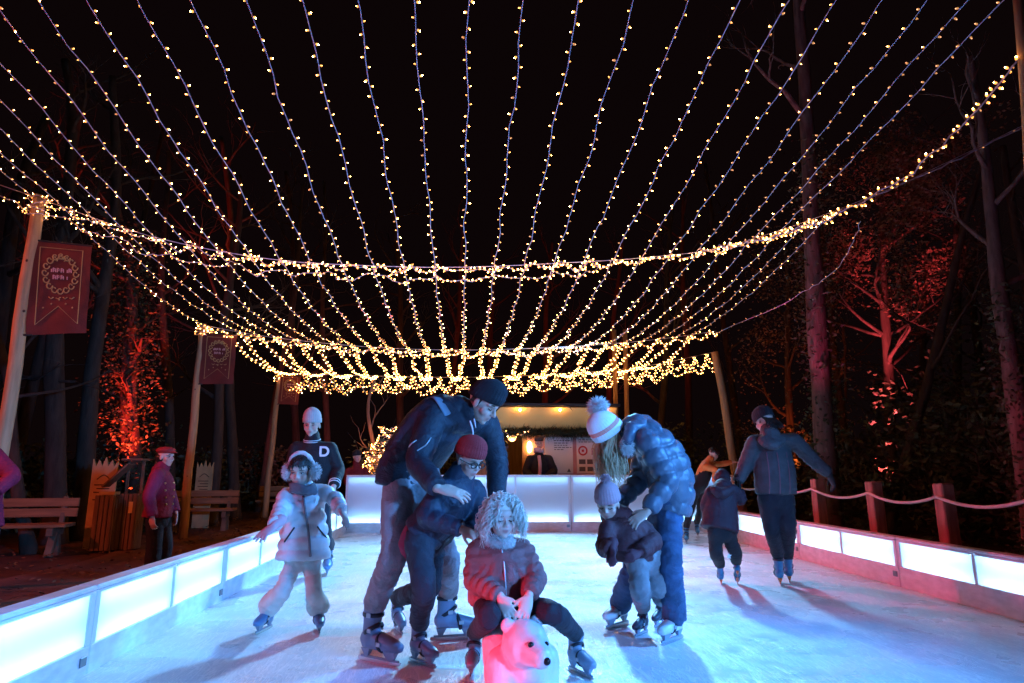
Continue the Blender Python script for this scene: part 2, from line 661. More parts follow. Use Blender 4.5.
    hw = (V(hip[1]) - V(hip[0])).length / 2
    up_ = (V(torso[1][0]) - V(torso[0][0])).normalized()
    m.chain([pv + up_ * .1, pv - up_ * .02], [(hw + leg[0] * .82, leg[0] * 1.15)] * 2, 4, 18, side)
    ch = []
    for i in (0, 1):
        h0, k0, a0 = V(hip[i]), V(kn[i]), V(tops[i])
        a0 = a0 - V((0, 0, tlong))
        ch.append(m.chain([h0, (h0 + k0) / 2, k0, (k0 + a0) / 2, a0], [leg[0], leg[0] * .9, leg[1], (leg[1] + leg[2]) / 2, leg[2]], 5, 16, None, 0, 'end'))
    tm = remesh(m, voxel, 3)
    dress(tm, ch, None, tw, 8, 1.7, seed + 5)
    set_co(tm, get_co(tm) - np.array(org))
    tm.materials.append(trousers)
    to = link('trousers', tm, root)
    for i in (0, 1):
        hd = hands[i]
        if hd and hd.get('glove'):
            m = MB()
            m.chain([V(wr[i]) - V(hd['d']).normalized() * .05, V(wr[i]) + V(hd['d']).normalized() * .02], [sleeve[2] * .85, .028 * hd['s'] / .18], 4, 12)
            hand_solids(m, V(wr[i]) + V(hd['d']).normalized() * .015, hd['d'], hd['n'], hd['s'], hd.get('curl', .5), hd.get('th', 1), hd.get('sp', .2), 1.25)
            gm = remesh(m, .0055, 2)
            set_co(gm, get_co(gm) - np.array(org))
            gm.materials.append(hd['glove'])
            link('glove', gm, root)
    return root, org, H, jo


def beanie(root, org, H, m, ribs=36, z0=.10, top=.62, fat=1.0, tiltb=.10, brim=True, lump=0.0, stripe=None):
    hb = MB()
    prof = [(z0 + .02, .98), (z0, 1.04), (z0 + .02, 1.085), (z0 + .19, 1.095), (z0 + .215, 1.05)] if brim else [(z0 + .02, .98), (z0, 1.04), (z0 + .03, 1.07)]
    for t in (.25, .45, .62, .78, .9, .97, 1.0):
        prof.append((z0 + .2 + (top - z0 - .2) * t, 1.05 * max(0, 1 - t ** 2.5) ** .58))
    n = ribs * 4
    vs, fs, mi = [], [], []
    for j, (z, r) in enumerate(prof):
        for k in range(n):
            th = 2 * math.pi * k / n
            w = 1 + .014 * math.cos(th * ribs) * (1 if j > 0 else 0)
            rx, ry = .36 * r * fat * w, .445 * r * fat * w
            x, y = rx * math.cos(th), ry * math.sin(th)
            zz = z + tiltb * (y / .44) * 1.0
            lz = lump * noise.noise(V((x * 3, y * 3, z * 3 + 4)))
            vs.append(H(x * (1 + lz), y * (1 + lz) - .05, zz))
    for j in range(len(prof) - 1):
        for k in range(n):
            k2 = (k + 1) % n
            fs.append((j * n + k, j * n + k2, (j + 1) * n + k2, (j + 1) * n + k))
            mi.append(1 if (stripe is not None and j == 4) else 0)
    hb.add(vs, fs)
    hb.m = mi
    return hb.build('beanie', [m] if stripe is None else [m, stripe], root, org, True)


def fluff(name, parent, org, c, r, n, ln, m, wid=.0035, squash=(1, 1, 1), rnd=R):
    """fur: a core with many fine tapering hairs"""
    mb = MB()
    mb.ell(c, [r * .72 * q for q in squash], None, 16)
    for i in range(n):
        d = V((rnd.gauss(0, 1), rnd.gauss(0, 1), rnd.gauss(0, 1))).normalized()
        p0 = c + V([d[q] * r * .6 * squash[q] for q in range(3)])
        d2 = (d + V((rnd.gauss(0, .25), rnd.gauss(0, .25), rnd.gauss(0, .25) - .1))).normalized()
        l = ln * rnd.uniform(.6, 1.15)
        a, b = perp_frame(d2)
        w = wid
        p1 = p0 + d2 * l * .6
        p2 = p0 + d2 * l + V((0, 0, -.12 * l))
        mb.add([p0 + a * w, p0 - a * w * .5 + b * w * .86, p0 - a * w * .5 - b * w * .86,
                p1 + a * w * .7, p1 - a * w * .35 + b * w * .6, p1 - a * w * .35 - b * w * .6, p2],
               [(0, 1, 4, 3), (1, 2, 5, 4), (2, 0, 3, 5), (3, 4, 6), (4, 5, 6), (5, 3, 6)])
    return mb.build(name, m, parent, org, True)


def strands(name, root, org, paths, m, r=.004, n=5):
    mb = MB()
    for pts in paths:
        pp = catmull([V(p) for p in pts], 4)
        N = len(pp)
        mb.tube(pp, [r * (1 - .75 * (i / (N - 1)) ** 2) for i in range(N)], n)
    return mb.build(name, m, root, org, True)


def scalp_hair(H, n, ln, zmin=.05, down=.5, rnd=R, front=.28):
    """short hair lying back from the crown over the skull"""
    out = []
    while len(out) < n:
        th, u = rnd.uniform(0, 2 * math.pi), rnd.uniform(zmin, 1)
        ph = math.asin(min(1, u))
        d = V((math.cos(th) * math.cos(ph), math.sin(th) * math.cos(ph), math.sin(ph)))
        if d.y > front + .5 * d.z and d.z < .55:
            continue
        fl = V((d.x * .8 + rnd.gauss(0, .25), d.y * .6 + .25 + rnd.gauss(0, .2), -down))
        fl = (fl - d * fl.dot(d)).normalized()
        p = []
        for k in range(4):
            q = (d + fl * (k / 3) * ln).normalized()
            rr = 1.0 + .05 * math.sin(k) + rnd.uniform(0, .06)
            p.append(H(q.x * .345 * rr, q.y * .43 * rr - .05, q.z * .39 * rr + .12))
        out.append(p)
    return out


def scarf(root, org, c, axis, r, th, m, turns=2, name='scarf', hang=None, bumps=.25):
    mb = MB()
    a, b = perp_frame(V(axis))
    ax = V(axis).normalized()
    pts, rr = [], []
    N = 28 * turns
    for i in range(N + 1):
        t = 2 * math.pi * i / 28
        w = 1 + .06 * math.sin(3 * t + i * .1)
        pts.append(V(c) + a * (r * w * math.cos(t)) + b * (r * w * math.sin(t)) + ax * (th * 1.1 * (i / 28 - turns / 2) + .012 * math.sin(2 * t)))
        rr.append((th * (1 + bumps * .5 * math.sin(5.3 * t)), th * .8))
    mb.tube(pts, rr, 10, None, True)
    if hang:
        for h in hang:
            mb.chain([V(q) for q in h], [(th * 1.1, th * .5)] * len(h), 4, 10)
    me = remesh(mb, .008, 2)
    dress(me, [pts], None, .006, 14, 1.0, 3.3)
    set_co(me, get_co(me) - np.array(org))
    me.materials.append(m)
    return link(name, me, root)


def zipper(root, org, pts, m, r=.005, name='zip'):
    mb = MB()
    mb.chain(pts, [r] * len(pts), 5, 6)
    return mb.build(name, m, root, org, True)


from mathutils.bvhtree import BVHTree


def surf_line(jo, org, pts, d, off=.004):
    """points of a line thrown on to the garment along d (from outside)"""
    me = jo.data
    co = get_co(me) + np.array(org)
    t = BVHTree.FromPolygons([V(c) for c in co], [tuple(p.vertices) for p in me.polygons])
    d = V(d).normalized()
    out = []
    for p in pts:
        h = t.ray_cast(V(p) - d * 1.0, d)
        if h[0] is not None:
            out.append(h[0] - d * off)
    return out


def lerp(a, b, t):
    return V(a) + (V(b) - V(a)) * t


# ================================================================== PEOPLE
BLACK = mat('cloth_black', (.012, .013, .016), .7, .25, 300, .2, 20)
NAVY = mat('cloth_navy_shell', (.018, .024, .036), .55, .2, 220, .25, 12, spec=.3)

# --- man bending over the boy
Y = 3.95
skM = [((361, 660), (395, 667)), ((437, 641), (470, 639))]
rt, og, H, jo = person(
    'man bending forward in black knit hat, dark jacket and grey trousers, holding a boy',
    P(484, 403, Y - .08), (.70, -.42, -.62), .235, P(461, 413, Y),
    [P(432, 419, Y - .14), P(487, 424, Y + .16)], [P(418, 462, Y - .32), P(497, 462, Y + .14)], [P(437, 488, Y - .50), P(497, 500, Y + .02)],
    [(P(404, 488, Y), .20, .135), (P(411, 462, Y), .20, .135), (P(430, 434, Y), .215, .14), (P(447, 416, Y), .19, .12), (P(458, 410, Y), .10, .09)],
    [P(399, 490, Y - .09), P(421, 490, Y + .09)], [P(394, 553, Y - .14), P(446, 556, Y + .10)], skM,
    NAVY, mat('trousers_grey', (.27, .24, .25), .8, .3, 160, .2, 10), L=.295, boots=mat('boot_slate', (.15, .20, .29), .4),
    hands=(dict(d=(.95, -.1, -.22), n=(.1, -.5, .85), s=.19, curl=.35, th=-1), dict(d=(.1, -.2, -1), n=(.6, -.6, 0), s=.18, curl=.5)),
    sleeve=(.084, .068, .054), leg=(.10, .078, .07), jw=.015, tw=.016, seed=2.0, collar=.08, lips=(.45, .2, .17), cuff=.31, tlong=.0, eyes='down')
beanie(rt, og, H, mat('knit_black', (.015, .017, .022), .85, .4, 120), 30, .08, .70, 1.0, .10, True, .05)
mb = MB()
yk = surf_line(jo, og, [P(429, 398, Y - .02), P(440, 405, Y - .1), P(449, 418, Y - .14)], (.25, .75, -.6), .003)
if len(yk) > 1:
    mb.chain(yk, [(.028, .006)] * len(yk), 5, 8)
    mb.build('shoulder_yoke', mat('yoke_blue', (.16, .22, .28), .6), rt, og, True)
for ln in ([P(404, 456, Y - .3), P(410, 447, Y - .3), P(417, 441, Y - .3)], [P(420, 452, Y - .3), P(427, 446, Y - .3), P(431, 438, Y - .3)]):
    z = surf_line(jo, og, ln, (.15, .95, -.1), .002)
    if len(z) > 1:
        zipper(rt, og, z, mat('zip_steel', (.5, .52, .55), .3, metal=.8), .004, 'pocket_zip')
drw = [[P(470, 421, Y - .27), P(473, 432, Y - .3), P(472, 444, Y - .3)], [P(474, 419, Y - .24), P(476, 428, Y - .27)]]
strands('drawcord', rt, og, drw, mat('cord_white', (.7, .7, .7), .6), .005)
strands('hair', rt, og, [[H(-.3 * s_, -.2 + .02 * k, .14), H(-.335 * s_, -.2 + .02 * k, .0), H(-.3 * s_, -.22 + .02 * k, -.12)] for s_ in (-1, 1) for k in range(0, 14)],
        mat('hair_brown', (.05, .03, .02), .6), .004)

# --- boy held by the man
Y = 3.72
rt, og, H, jo = person(
    'boy in red knit hat and glasses with dark blue jacket, leaning on the man',
    P(469, 460, Y - .04), (.62, -.66, -.42), .20, P(458, 477, Y),
    [P(441, 489, Y - .10), P(474, 489, Y + .12)], [P(427, 517, Y - .16), P(482, 513, Y + .08)], [P(461, 529, Y - .26), P(470, 531, Y - .04)],
    [(P(420, 538, Y), .145, .115), (P(434, 523, Y), .145, .12), (P(448, 503, Y), .15, .12), (P(456, 487, Y), .13, .10), (P(459, 480, Y), .08, .075)],
    [P(418, 540, Y - .07), P(432, 541, Y + .07)], [P(424, 588, Y - .12), P(428, 588, Y + .14)], [((411, 661), (433, 669)), ((391, 626), (405, 639))],
    mat('cloth_boy_navy', (.022, .034, .058), .5, .15, 200, .25, 14, spec=.35), mat('trousers_dark', (.025, .028, .04), .75, .3, 160, .2, 10), L=.235,
    boots=mat('boot_slate', (.15, .20, .29), .4), hands=(dict(d=(.9, -.3, -.4), n=(0, -.7, .7), s=.14, curl=.7), dict(d=(.7, -.4, -.5), n=(.3, 0, .9), s=.14, curl=.6)),
    sleeve=(.064, .056, .046), leg=(.082, .066, .056), quilt=(.07, .008), jw=.010, tw=.016, kid=True, seed=4.0, collar=.08, cuff=.27, eyes='down')
beanie(rt, og, H, mat('knit_red', (.30, .03, .035), .85, .4, 140), 34, .13, .74, 1.03, .06)
mb = MB()
for sx in (-1, 1):
    ring = [H(sx * .15 + .115 * math.cos(q), .40, .015 + .085 * math.sin(q)) for q in [2 * math.pi * i / 18 for i in range(19)]]
    mb.tube(ring, [.0035] * 19, 6)
    mb.tube([H(sx * .265, .39, .03), H(sx * .345, .2, .03), H(sx * .35, -.02, .02)], [.003] * 3, 6)
mb.tube([H(-.035, .41, .03), H(.035, .41, .03)], [.003] * 2, 6)
mb.build('glasses', mat('glasses_frame', (.03, .03, .03), .25), rt, og, True)
mb = MB()
hem = [(P(418, 544, Y), .128, .10), (P(423, 536, Y), .13, .105)]
mb.chain([h[0] for h in hem], [(h[1], h[2]) for h in hem], 3, 20, V((.6, .7, 0)))
me = remesh(mb, .01, 2)
set_co(me, get_co(me) - np.array(og))
me.materials.append(mat('knit_maroon', (.22, .015, .05), .8, .3, 160))
link('jumper_hem', me, rt)

# --- girl seated on the bear
Y = 3.42
rt, og, H, jo = person(
    'girl with blonde curly hair in dusky pink quilted jacket, sitting on the white bear',
    P(502, 518, Y - .06), (.25, -.94, -.16), .19, P(499, 539, Y),
    [P(477, 548, Y), P(523, 548, Y)], [P(474, 580, Y - .06), P(536, 578, Y - .06)], [P(500, 596, Y - .22), P(529, 595, Y - .22)],
    [(P(501, 601, Y + .02), .17, .135), (P(501, 585, Y), .165, .13), (P(500, 562, Y - .01), .155, .118), (P(499, 550, Y), .135, .095), (P(499, 544, Y), .075, .07)],
    [P(486, 606, Y), P(518, 606, Y)], [P(489, 618, Y - .31), P(555, 614, Y - .26)], [((477, 664), (469, 684)), ((566, 668), (595, 682))],
    mat('cloth_dusky_pink', (.23, .085, .085), .55, .2, 240, .15, 16, spec=.3), mat('leggings_dark', (.012, .014, .022), .7, .25, 200, .2, 10), L=.225,
    boots=mat('boot_grey_blue', (.2, .26, .34), .4), hands=(dict(d=(.38, -.5, -.62), n=(-.25, -.75, .6), s=.145, curl=.33, th=-1), dict(d=(-.28, -.5, -.68), n=(.25, -.75, .6), s=.145, curl=.33, th=1)),
    sleeve=(.058, .052, .044), leg=(.068, .053, .045), quilt=(.048, .015), jw=.005, tw=.009, kid=True, seed=6.0, collar=.07, skin=(.68, .45, .37), bvox=.0043, cuff=.26, eyes='down')
hb = []
hr = random.Random(5)
for i in range(1050):
    th, ph = hr.uniform(0, 2 * math.pi), hr.uniform(-.35, 1.5)
    d = V((math.cos(th) * math.cos(ph), math.sin(th) * math.cos(ph), math.sin(ph)))
    if d.y > .45 and d.z < .62 and abs(d.x) < .62:
        continue
    root_ = H(d.x * .34, d.y * .41 - .05, d.z * .37 + .13)
    outd = (H.s * d.x + H.f * d.y + H.u * d.z)
    if d.y > .35:
        outd = (outd + H.s * (1.1 if d.x > 0 else -1.1)).normalized()
    ln = hr.uniform(.07, .15)
    rr, tw_ = hr.uniform(.007, .014), hr.uniform(70, 120)
    fl = hr.uniform(.022, .052)
    a_, b_ = perp_frame(V((outd.x * .5 + hr.gauss(0, .3), outd.y * .5 + hr.gauss(0, .3), -.8)))
    ph0 = hr.uniform(0, 6.28)
    pts = []
    for k in range(20):
        t = k / 19
        base = root_ + outd * (fl * math.sin(min(1, t * 1.5) * 1.57)) + V((0, 0, -1)) * ln * t * t * .9 + outd * (.015 * t)
        g = min(1, t * 4)
        pts.append(base + a_ * (rr * g * math.cos(ph0 + tw_ * ln * t)) + b_ * (rr * g * math.sin(ph0 + tw_ * ln * t)))
    hb.append(pts)
mbh = MB()
for pts in hb:
    n_ = len(pts)
    mbh.tube(pts, [.0021 * (1 - .6 * (i / (n_ - 1)) ** 3) for i in range(n_)], 4)
mbh.ell(H(0, -.08, .14), [.36 * .19, .44 * .19, .40 * .19], H.rot, 16)
mbh.build('hair', mat('hair_blonde', (.70, .64, .56), .35, spec=.6), rt, og, True)
fluff('scarf', rt, og, P(500, 540.5, Y - .05), .078, 1700, .032, mat('fur_white', (.72, .70, .68), .8), .0022, (1.15, 1.0, .50), random.Random(3))
z = surf_line(jo, og, [P(502, 551, 3.3), P(504, 565, 3.3), P(505, 580, 3.3), P(506, 594, 3.3)], (0, 1, .1), .003)
zipper(rt, og, z, mat('zip_pale', (.5, .5, .52), .35, metal=.5), .0045)

# --- woman in the bobble hat
Y = 4.36
FURW = mat('fur_white', (.72, .70, .68), .8)
rt, og, H, jo = person(
    'woman stooping in white bobble hat, pale blue puffer jacket and jeans, holding a toddler',
    P(609, 435, Y - .02), (-.62, -.30, -.72), .225, P(628, 432, Y),
    [P(646, 438, Y - .17), P(644, 434, Y + .17)], [P(667, 481, Y - .24), P(640, 478, Y + .10)], [P(648, 511, Y - .30), P(618, 505, Y - .02)],
    [(P(669, 514, Y), .185, .135), (P(672, 487, Y), .20, .155), (P(663, 459, Y), .215, .16), (P(646, 437, Y), .19, .13), (P(634, 430, Y), .11, .10)],
    [P(668, 518, Y - .10), P(663, 516, Y + .10)], [P(671, 568, Y - .22), P(632, 572, Y + .10)], [((684, 638), (661, 647)), ((631, 623), (604, 631))],
    mat('cloth_pale_blue', (.085, .12, .165), .33, .15, 240, .1, 16, spec=.4, crease=.16), mat('denim_blue', (.045, .085, .16), .85, .35, 240, .35, 9), L=.265,
    boots=mat('boot_white', (.55, .56, .58), .35), hands=(dict(d=(-.8, -.1, -.5), n=(-.3, -.6, .5), s=.17, curl=.5), dict(d=(-.7, -.2, -.6), n=(-.3, .1, .8), s=.17, curl=.5)),
    sleeve=(.082, .072, .054), leg=(.094, .073, .078), quilt=(.09, .020), jw=.006, tw=.020, seed=8.0, collar=.10, tlong=.10, cuff=.27, eyes=True)
beanie(rt, og, H, mat('knit_white', (.82, .81, .80), .85, .35, 140), 34, .03, .84, 1.12, .08, True, 0, mat('knit_pink_band', (.75, .28, .22), .85))
fluff('bobble', rt, og, P(598, 407, Y - .02), .058, 900, .055, FURW, .0022, (1, 1, 1), random.Random(9))
hr = random.Random(15)
pth = []
for i in range(230):
    s_ = hr.choice((-1, 1))
    p0 = H(s_ * hr.uniform(.2, .36), hr.uniform(-.3, .22), hr.uniform(-.05, .08))
    x_ = hr.uniform(.0, .05)
    l = hr.uniform(.22, .36)
    pth.append([p0, p0 + V((-.01 + hr.uniform(-.05, .05), -.02 + hr.uniform(-.02, .02), -l * .33)), p0 + V((hr.uniform(-.05, .05), -.03 + hr.uniform(-.03, .03), -l * .7)), p0 + V((hr.uniform(-.06, .06), -.03, -l))])
strands('hair', rt, og, pth, mat('hair_fair', (.66, .47, .27), .35, spec=.6), .0034)
mb = MB()
mb.chain([P(632, 428, Y - .12), P(640, 424, Y - .06), P(645, 422, Y + .03), P(640, 424, Y + .12)], [(.055, .04), (.06, .05), (.06, .05), (.05, .04)], 5, 12)
mb.chain([P(628, 440, Y - .17), P(632, 428, Y - .12)], [.04, .05], 4, 12)
me = remesh(mb, .011, 3)
dress(me, [[P(628, 440, Y - .17), P(645, 422, Y)]], None, .012, 14, 1, 9)
set_co(me, get_co(me) - np.array(og))
me.materials.append(MATS['cloth_pale_blue'])
link('hood', me, rt)
fluff('hood_fur', rt, og, P(627, 446, Y - .16), .045, 700, .04, FURW, .002, (.8, .6, 1.5), random.Random(19))

# --- toddler
Y = 4.16
rt, og, H, jo = person(
    'toddler in a dusky pink bobble hat and maroon coat, held up by the stooping woman',
    P(608, 504, Y - .05), (-.42, -.82, -.40), .195, P(622, 519, Y),
    [P(608, 529, Y - .09), P(643, 528, Y + .02)], [P(605, 547, Y - .16), P(653, 541, Y - .06)], [P(612, 549, Y - .27), P(640, 552, Y - .20)],
    [(P(633, 560, Y), .15, .125), (P(632, 548, Y), .155, .13), (P(628, 533, Y), .145, .12), (P(624, 524, Y), .12, .10), (P(622, 520, Y), .075, .07)],
    [P(637, 559, Y - .06), P(651, 559, Y + .06)], [P(640, 588, Y - .11), P(657, 586, Y + .03)], [((652, 630), (631, 640)), ((668, 622), (652, 630))],
    mat('cloth_maroon_brown', (.085, .025, .03), .6, .25, 200, .25, 14), mat('trousers_mid_grey', (.22, .21, .22), .8, .3, 160, .2, 10), L=.19,
    boots=mat('boot_dark', (.03, .04, .06), .45), hands=(dict(d=(-.2, -.6, -.5), n=(-.6, -.5, .4), s=.115, curl=.8, glove=mat('glove_maroon', (.10, .03, .04), .7)), dict(d=(-.7, -.5, -.2), n=(.1, -.8, .5), s=.115, curl=.8, glove=mat('glove_maroon', (.10, .03, .04), .7))),
    sleeve=(.06, .058, .044), leg=(.072, .06, .053), quilt=None, jw=.013, tw=.016, kid=True, seed=10.0, collar=.085, cuff=.27, eyes='down')
beanie(rt, og, H, mat('knit_dusky', (.42, .24, .26), .85, .35, 140), 26, .10, .76, 1.06, .06)
fluff('bobble', rt, og, H(0, -.10, .82), .034, 400, .022, mat('fur_dusky', (.50, .30, .32), .85), .002, (1, 1, 1), random.Random(21))
fluff('hood_fur', rt, og, P(619, 521, Y - .05), .085, 1100, .035, mat('fur_dark_red', (.20, .07, .07), .85), .002, (1.15, .8, .45), random.Random(23))

# --- child in ear muffs
Y = 4.82
SILV = mat('cloth_silver', (.64, .64, .65), .38, .15, 240, .12, 14, spec=.45, crease=.16)
rt, og, H, jo = person(
    'dark haired child in fluffy ear muffs, silver padded coat and cream trousers, skating',
    P(301, 471, Y - .06), (-.12, -.94, -.28), .216, P(303, 487, Y),
    [P(286, 494, Y - .03), P(323, 491, Y + .03)], [P(280, 512, Y - .14), P(336, 500, Y - .02)], [P(275, 525, Y - .36), P(341, 510, Y - .12)],
    [(P(303, 560, Y), .19, .14), (P(304, 542, Y), .176, .13), (P(304, 515, Y), .15, .117), (P(304, 497, Y), .128, .096), (P(303, 490, Y), .075, .07)],
    [P(295, 558, Y), P(312, 558, Y)], [P(283, 590, Y - .08), P(314, 592, Y - .06)], [((273, 627), (255, 636)), ((315, 625), (321, 640))],
    SILV, mat('trousers_cream', (.66, .64, .60), .85, .25, 120, .12, 10, crease=.15), L=.225,
    boots=mat('boot_blue', (.10, .22, .40), .4), hands=(dict(d=(-.40, -.55, -.42), n=(-.2, -.55, .75), s=.155, curl=.25, sp=.35, glove=mat('glove_pink', (.60, .36, .38), .75)), dict(d=(.45, -.5, -.6), n=(.7, -.2, .5), s=.14, curl=.5, th=-1, glove=mat('glove_pale', (.5, .5, .52), .75))),
    sleeve=(.058, .053, .049), leg=(.064, .058, .080), quilt=(.082, .017), jw=.010, tw=.012, kid=True, seed=12.0, collar=.07, tlong=.055, skin=(.62, .42, .34), cuff=.27)
strands('hair', rt, og, scalp_hair(H, 420, .6, .22, .3, random.Random(31), .12), mat('hair_dark', (.018, .012, .010), .35, spec=.5), .005)
for sx in (-1, 1):
    fluff('ear_muff', rt, og, H(sx * .42, -.02, -.02), .066, 700, .03, mat('fur_cream', (.70, .66, .64), .85), .0022, (.8, .9, 1.1), random.Random(33 + sx))
mb = MB()
arc = [H(.42 * math.cos(q), -.04, .02 + .58 * math.sin(q)) for q in [math.pi * i / 16 for i in range(17)]]
mb.tube(arc, [.017] * 17, 10, None, True)
me = remesh(mb, .006, 2)
dress(me, [arc], None, .007, 40, 1, 2)
set_co(me, get_co(me) - np.array(og))
me.materials.append(mat('fur_cream', (.70, .66, .64), .85))
link('head_band', me, rt)
scarf(rt, og, P(303, 489, Y - .05), (.05, -.15, 1), .072, .026, mat('scarf_grey', (.13, .13, .15), .85, .4, 120), 2)
z = surf_line(jo, og, [P(302, 497, 4.69), P(305, 515, 4.69), P(308, 535, 4.69), P(310, 556, 4.69)], (0, 1, .05), .003)
zipper(rt, og, z, mat('zip_placket', (.18, .18, .2), .6), .009, 'placket')
for (a, b_) in (((284, 542), (294, 528)), ((316, 528), (323, 540))):
    z = surf_line(jo, og, [P(*a, 4.69), P((a[0] + b_[0]) / 2, (a[1] + b_[1]) / 2, 4.69), P(*b_, 4.69)], (0, 1, .05), .002)
    if len(z) > 1:
        zipper(rt, og, z, mat('zip_dark', (.03, .03, .04), .5), .006, 'pocket_zip')

# --- young man in the varsity jacket
Y = 7.15
rt, og, H, jo = person(
    'young man in a pale knit hat and black college jacket bearing a white letter',
    P(312, 425, Y), (-.06, -.95, -.2), .245, P(312, 441, Y),
    [P(296, 449, Y), P(330, 449, Y)], [P(291, 472, Y), P(338, 470, Y)], [P(297, 490, Y - .18), P(334, 486, Y - .18)],
    [(P(315, 502, Y), .185, .13), (P(315, 488, Y), .185, .13), (P(313, 466, Y), .21, .135), (P(312, 450, Y), .18, .11), (P(312, 444, Y), .085, .08)],
    [P(307, 503, Y), P(322, 503, Y)], [P(308, 540, Y - .05), P(325, 540, Y - .05)], [((311, 566), (307, 577)), ((328, 569), (326, 581))],
    BLACK, mat('trousers_dark', (.025, .028, .04), .75), L=.29, boots=mat('boot_blue', (.10, .22, .40), .4),
    hands=(dict(d=(.3, -.4, -.8), n=(-.5, -.8, 0), s=.18, curl=.6), dict(d=(-.3, -.4, -.8), n=(.5, -.8, 0), s=.18, curl=.6, th=-1)),
    sleeve=(.08, .07, .055), leg=(.09, .075, .07), jw=.009, tw=.01, seed=14.0, collar=.08, voxel=.013, bvox=.0055)
beanie(rt, og, H, mat('knit_grey_pink', (.46, .40, .38), .85, .35, 140), 30, .10, .80, 1.02, .06)
fnt = bpy.data.curves.new('letter', 'FONT')
fnt.body = 'D'
fnt.size = .15
fnt.align_x = 'CENTER'
fnt.extrude = .003
fnt.offset = .004
fo = bpy.data.objects.new('letter', fnt)
COL.objects.link(fo)
lm = bpy.data.meshes.new_from_object(fo.evaluated_get(bpy.context.evaluated_depsgraph_get()))
bpy.data.objects.remove(fo)
lp = surf_line(jo, og, [P(323, 456.5, Y - .14)], (0, 1, .1), .012)
if lp:
    lm.materials.append(mat('letter_white', (.75, .75, .75), .7))
    lo = link('letter', lm, rt, lp[0] - og)
    lo.rotation_euler = (rad(90 - 8), 0, rad(6))
for dz in (0, .018):
    c0 = lerp(P(312, 444, Y), H(0, -.1, -.4), .35) + V((0, 0, dz - .01))
    mb = MB()
    mb.tube([c0 + V((.088 * math.cos(q), .084 * math.sin(q) - .012, -.02 * math.sin(-q))) for q in [2 * math.pi * i / 24 for i in range(25)]], [.004] * 25, 6)
    mb.build('collar_stripe', MATS['letter_white'], rt, og, True)
for w_, e_ in ((P(297, 490, Y - .18), P(291, 472, Y)), (P(334, 486, Y - .18), P(338, 470, Y))):
    for t in (.1, .22):
        c0 = lerp(w_, e_, t)
        a_, b_ = perp_frame(e_ - w_)
        mb = MB()
        mb.tube([c0 + (a_ * math.cos(q) + b_ * math.sin(q)) * .06 for q in [2 * math.pi * i / 20 for i in range(21)]], [.005] * 21, 6)
        mb.build('cuff_stripe', MATS['letter_white'], rt, og, True)

# --- woman in the parka, seen from behind
Y = 6.05
GLV = mat('glove_black', (.012, .012, .014), .7)
rt, og, H, jo = person(
    'adult in a grey parka and black trousers skating away with arms spread',
    P(764, 421, Y + .10), (-.25, .85, -.45), .235, P(770, 434, Y),
    [P(754, 443, Y), P(794, 441, Y)], [P(745, 466, Y + .06), P(813, 460, Y + .04)], [P(738, 482, Y + .05), P(829, 474, Y + .02)],
    [(P(776, 494, Y), .20, .14), (P(775, 478, Y), .20, .14), (P(773, 460, Y + .02), .19, .135), (P(771, 445, Y + .06), .165, .11), (P(769, 438, Y + .08), .09, .085)],
    [P(768, 498, Y), P(784, 498, Y)], [P(772, 530, Y + .08), P(788, 528, Y)], [((783, 590), (777, 579)), ((791, 588), (788, 577))],
    mat('cloth_parka', (.06, .056, .06), .6, .25, 200, .2, 12), mat('leggings_dark', (.012, .014, .022), .7), L=.265, boots=mat('boot_rental_blue', (.05, .20, .34), .4),
    hands=(dict(d=(-.15, 0, -1), n=(-.9, -.3, 0), s=.17, curl=.7, glove=GLV), dict(d=(.35, 0, -.95), n=(.9, -.2, .3), s=.18, curl=.6, glove=GLV, th=-1)),
    sleeve=(.078, .066, .052), leg=(.098, .074, .060), jw=.014, tw=.012, seed=16.0, collar=.085, voxel=.012, bvox=.007, eyes=False, holders=mat('holder_orange', (.7, .16, .06), .4))
mb = MB()
mb.chain([P(762, 440, Y - .10), P(771, 444, Y - .14), P(781, 440, Y - .10)], [(.05, .04), (.075, .05), (.05, .04)], 5, 12)
mb.chain([P(771, 432, Y - .08), P(772, 446, Y - .13)], [(.09, .045), (.06, .04)], 5, 14, V((1, 0, 0)))
me = remesh(mb, .012, 3)
dress(me, [[P(762, 440, Y), P(781, 440, Y)]], None, .010, 14, 1, 3)
set_co(me, get_co(me) - np.array(og))
me.materials.append(MATS['cloth_parka'])
link('hood', me, rt)
beanie(rt, og, H, mat('knit_black', (.015, .017, .022), .85, .4, 120), 26, .0, .66, 1.03, .0, False, .08)
hr = random.Random(51)
strands('hair', rt, og, [[H(x_ * .30, -.34 + .1 * abs(x_), .05), H(x_ * .36, -.42, -.25), H(x_ * .40 + hr.gauss(0, .05), -.40 + hr.gauss(0, .05), -.55)] for x_ in [hr.uniform(-1, 1) for _ in range(110)]], mat('hair_dark', (.018, .012, .010), .35), .006)
for x_ in (763, 772, 782):
    z = surf_line(jo, og, [P(x_, 453, Y), P(x_ + .5, 468, Y), P(x_ + 1, 484, Y), P(x_ + 1, 495, Y)], (0, -1, 0), .0)
    z = [q for q in surf_line(jo, og, [P(x_, 453, Y), P(x_ + .5, 468, Y), P(x_ + 1, 484, Y), P(x_ + 1, 493, Y)], (0, 1, 0), .001)]
    if len(z) > 1:
        zipper(rt, og, z, mat('seam_pink', (.22, .08, .10), .7), .005, 'seam')

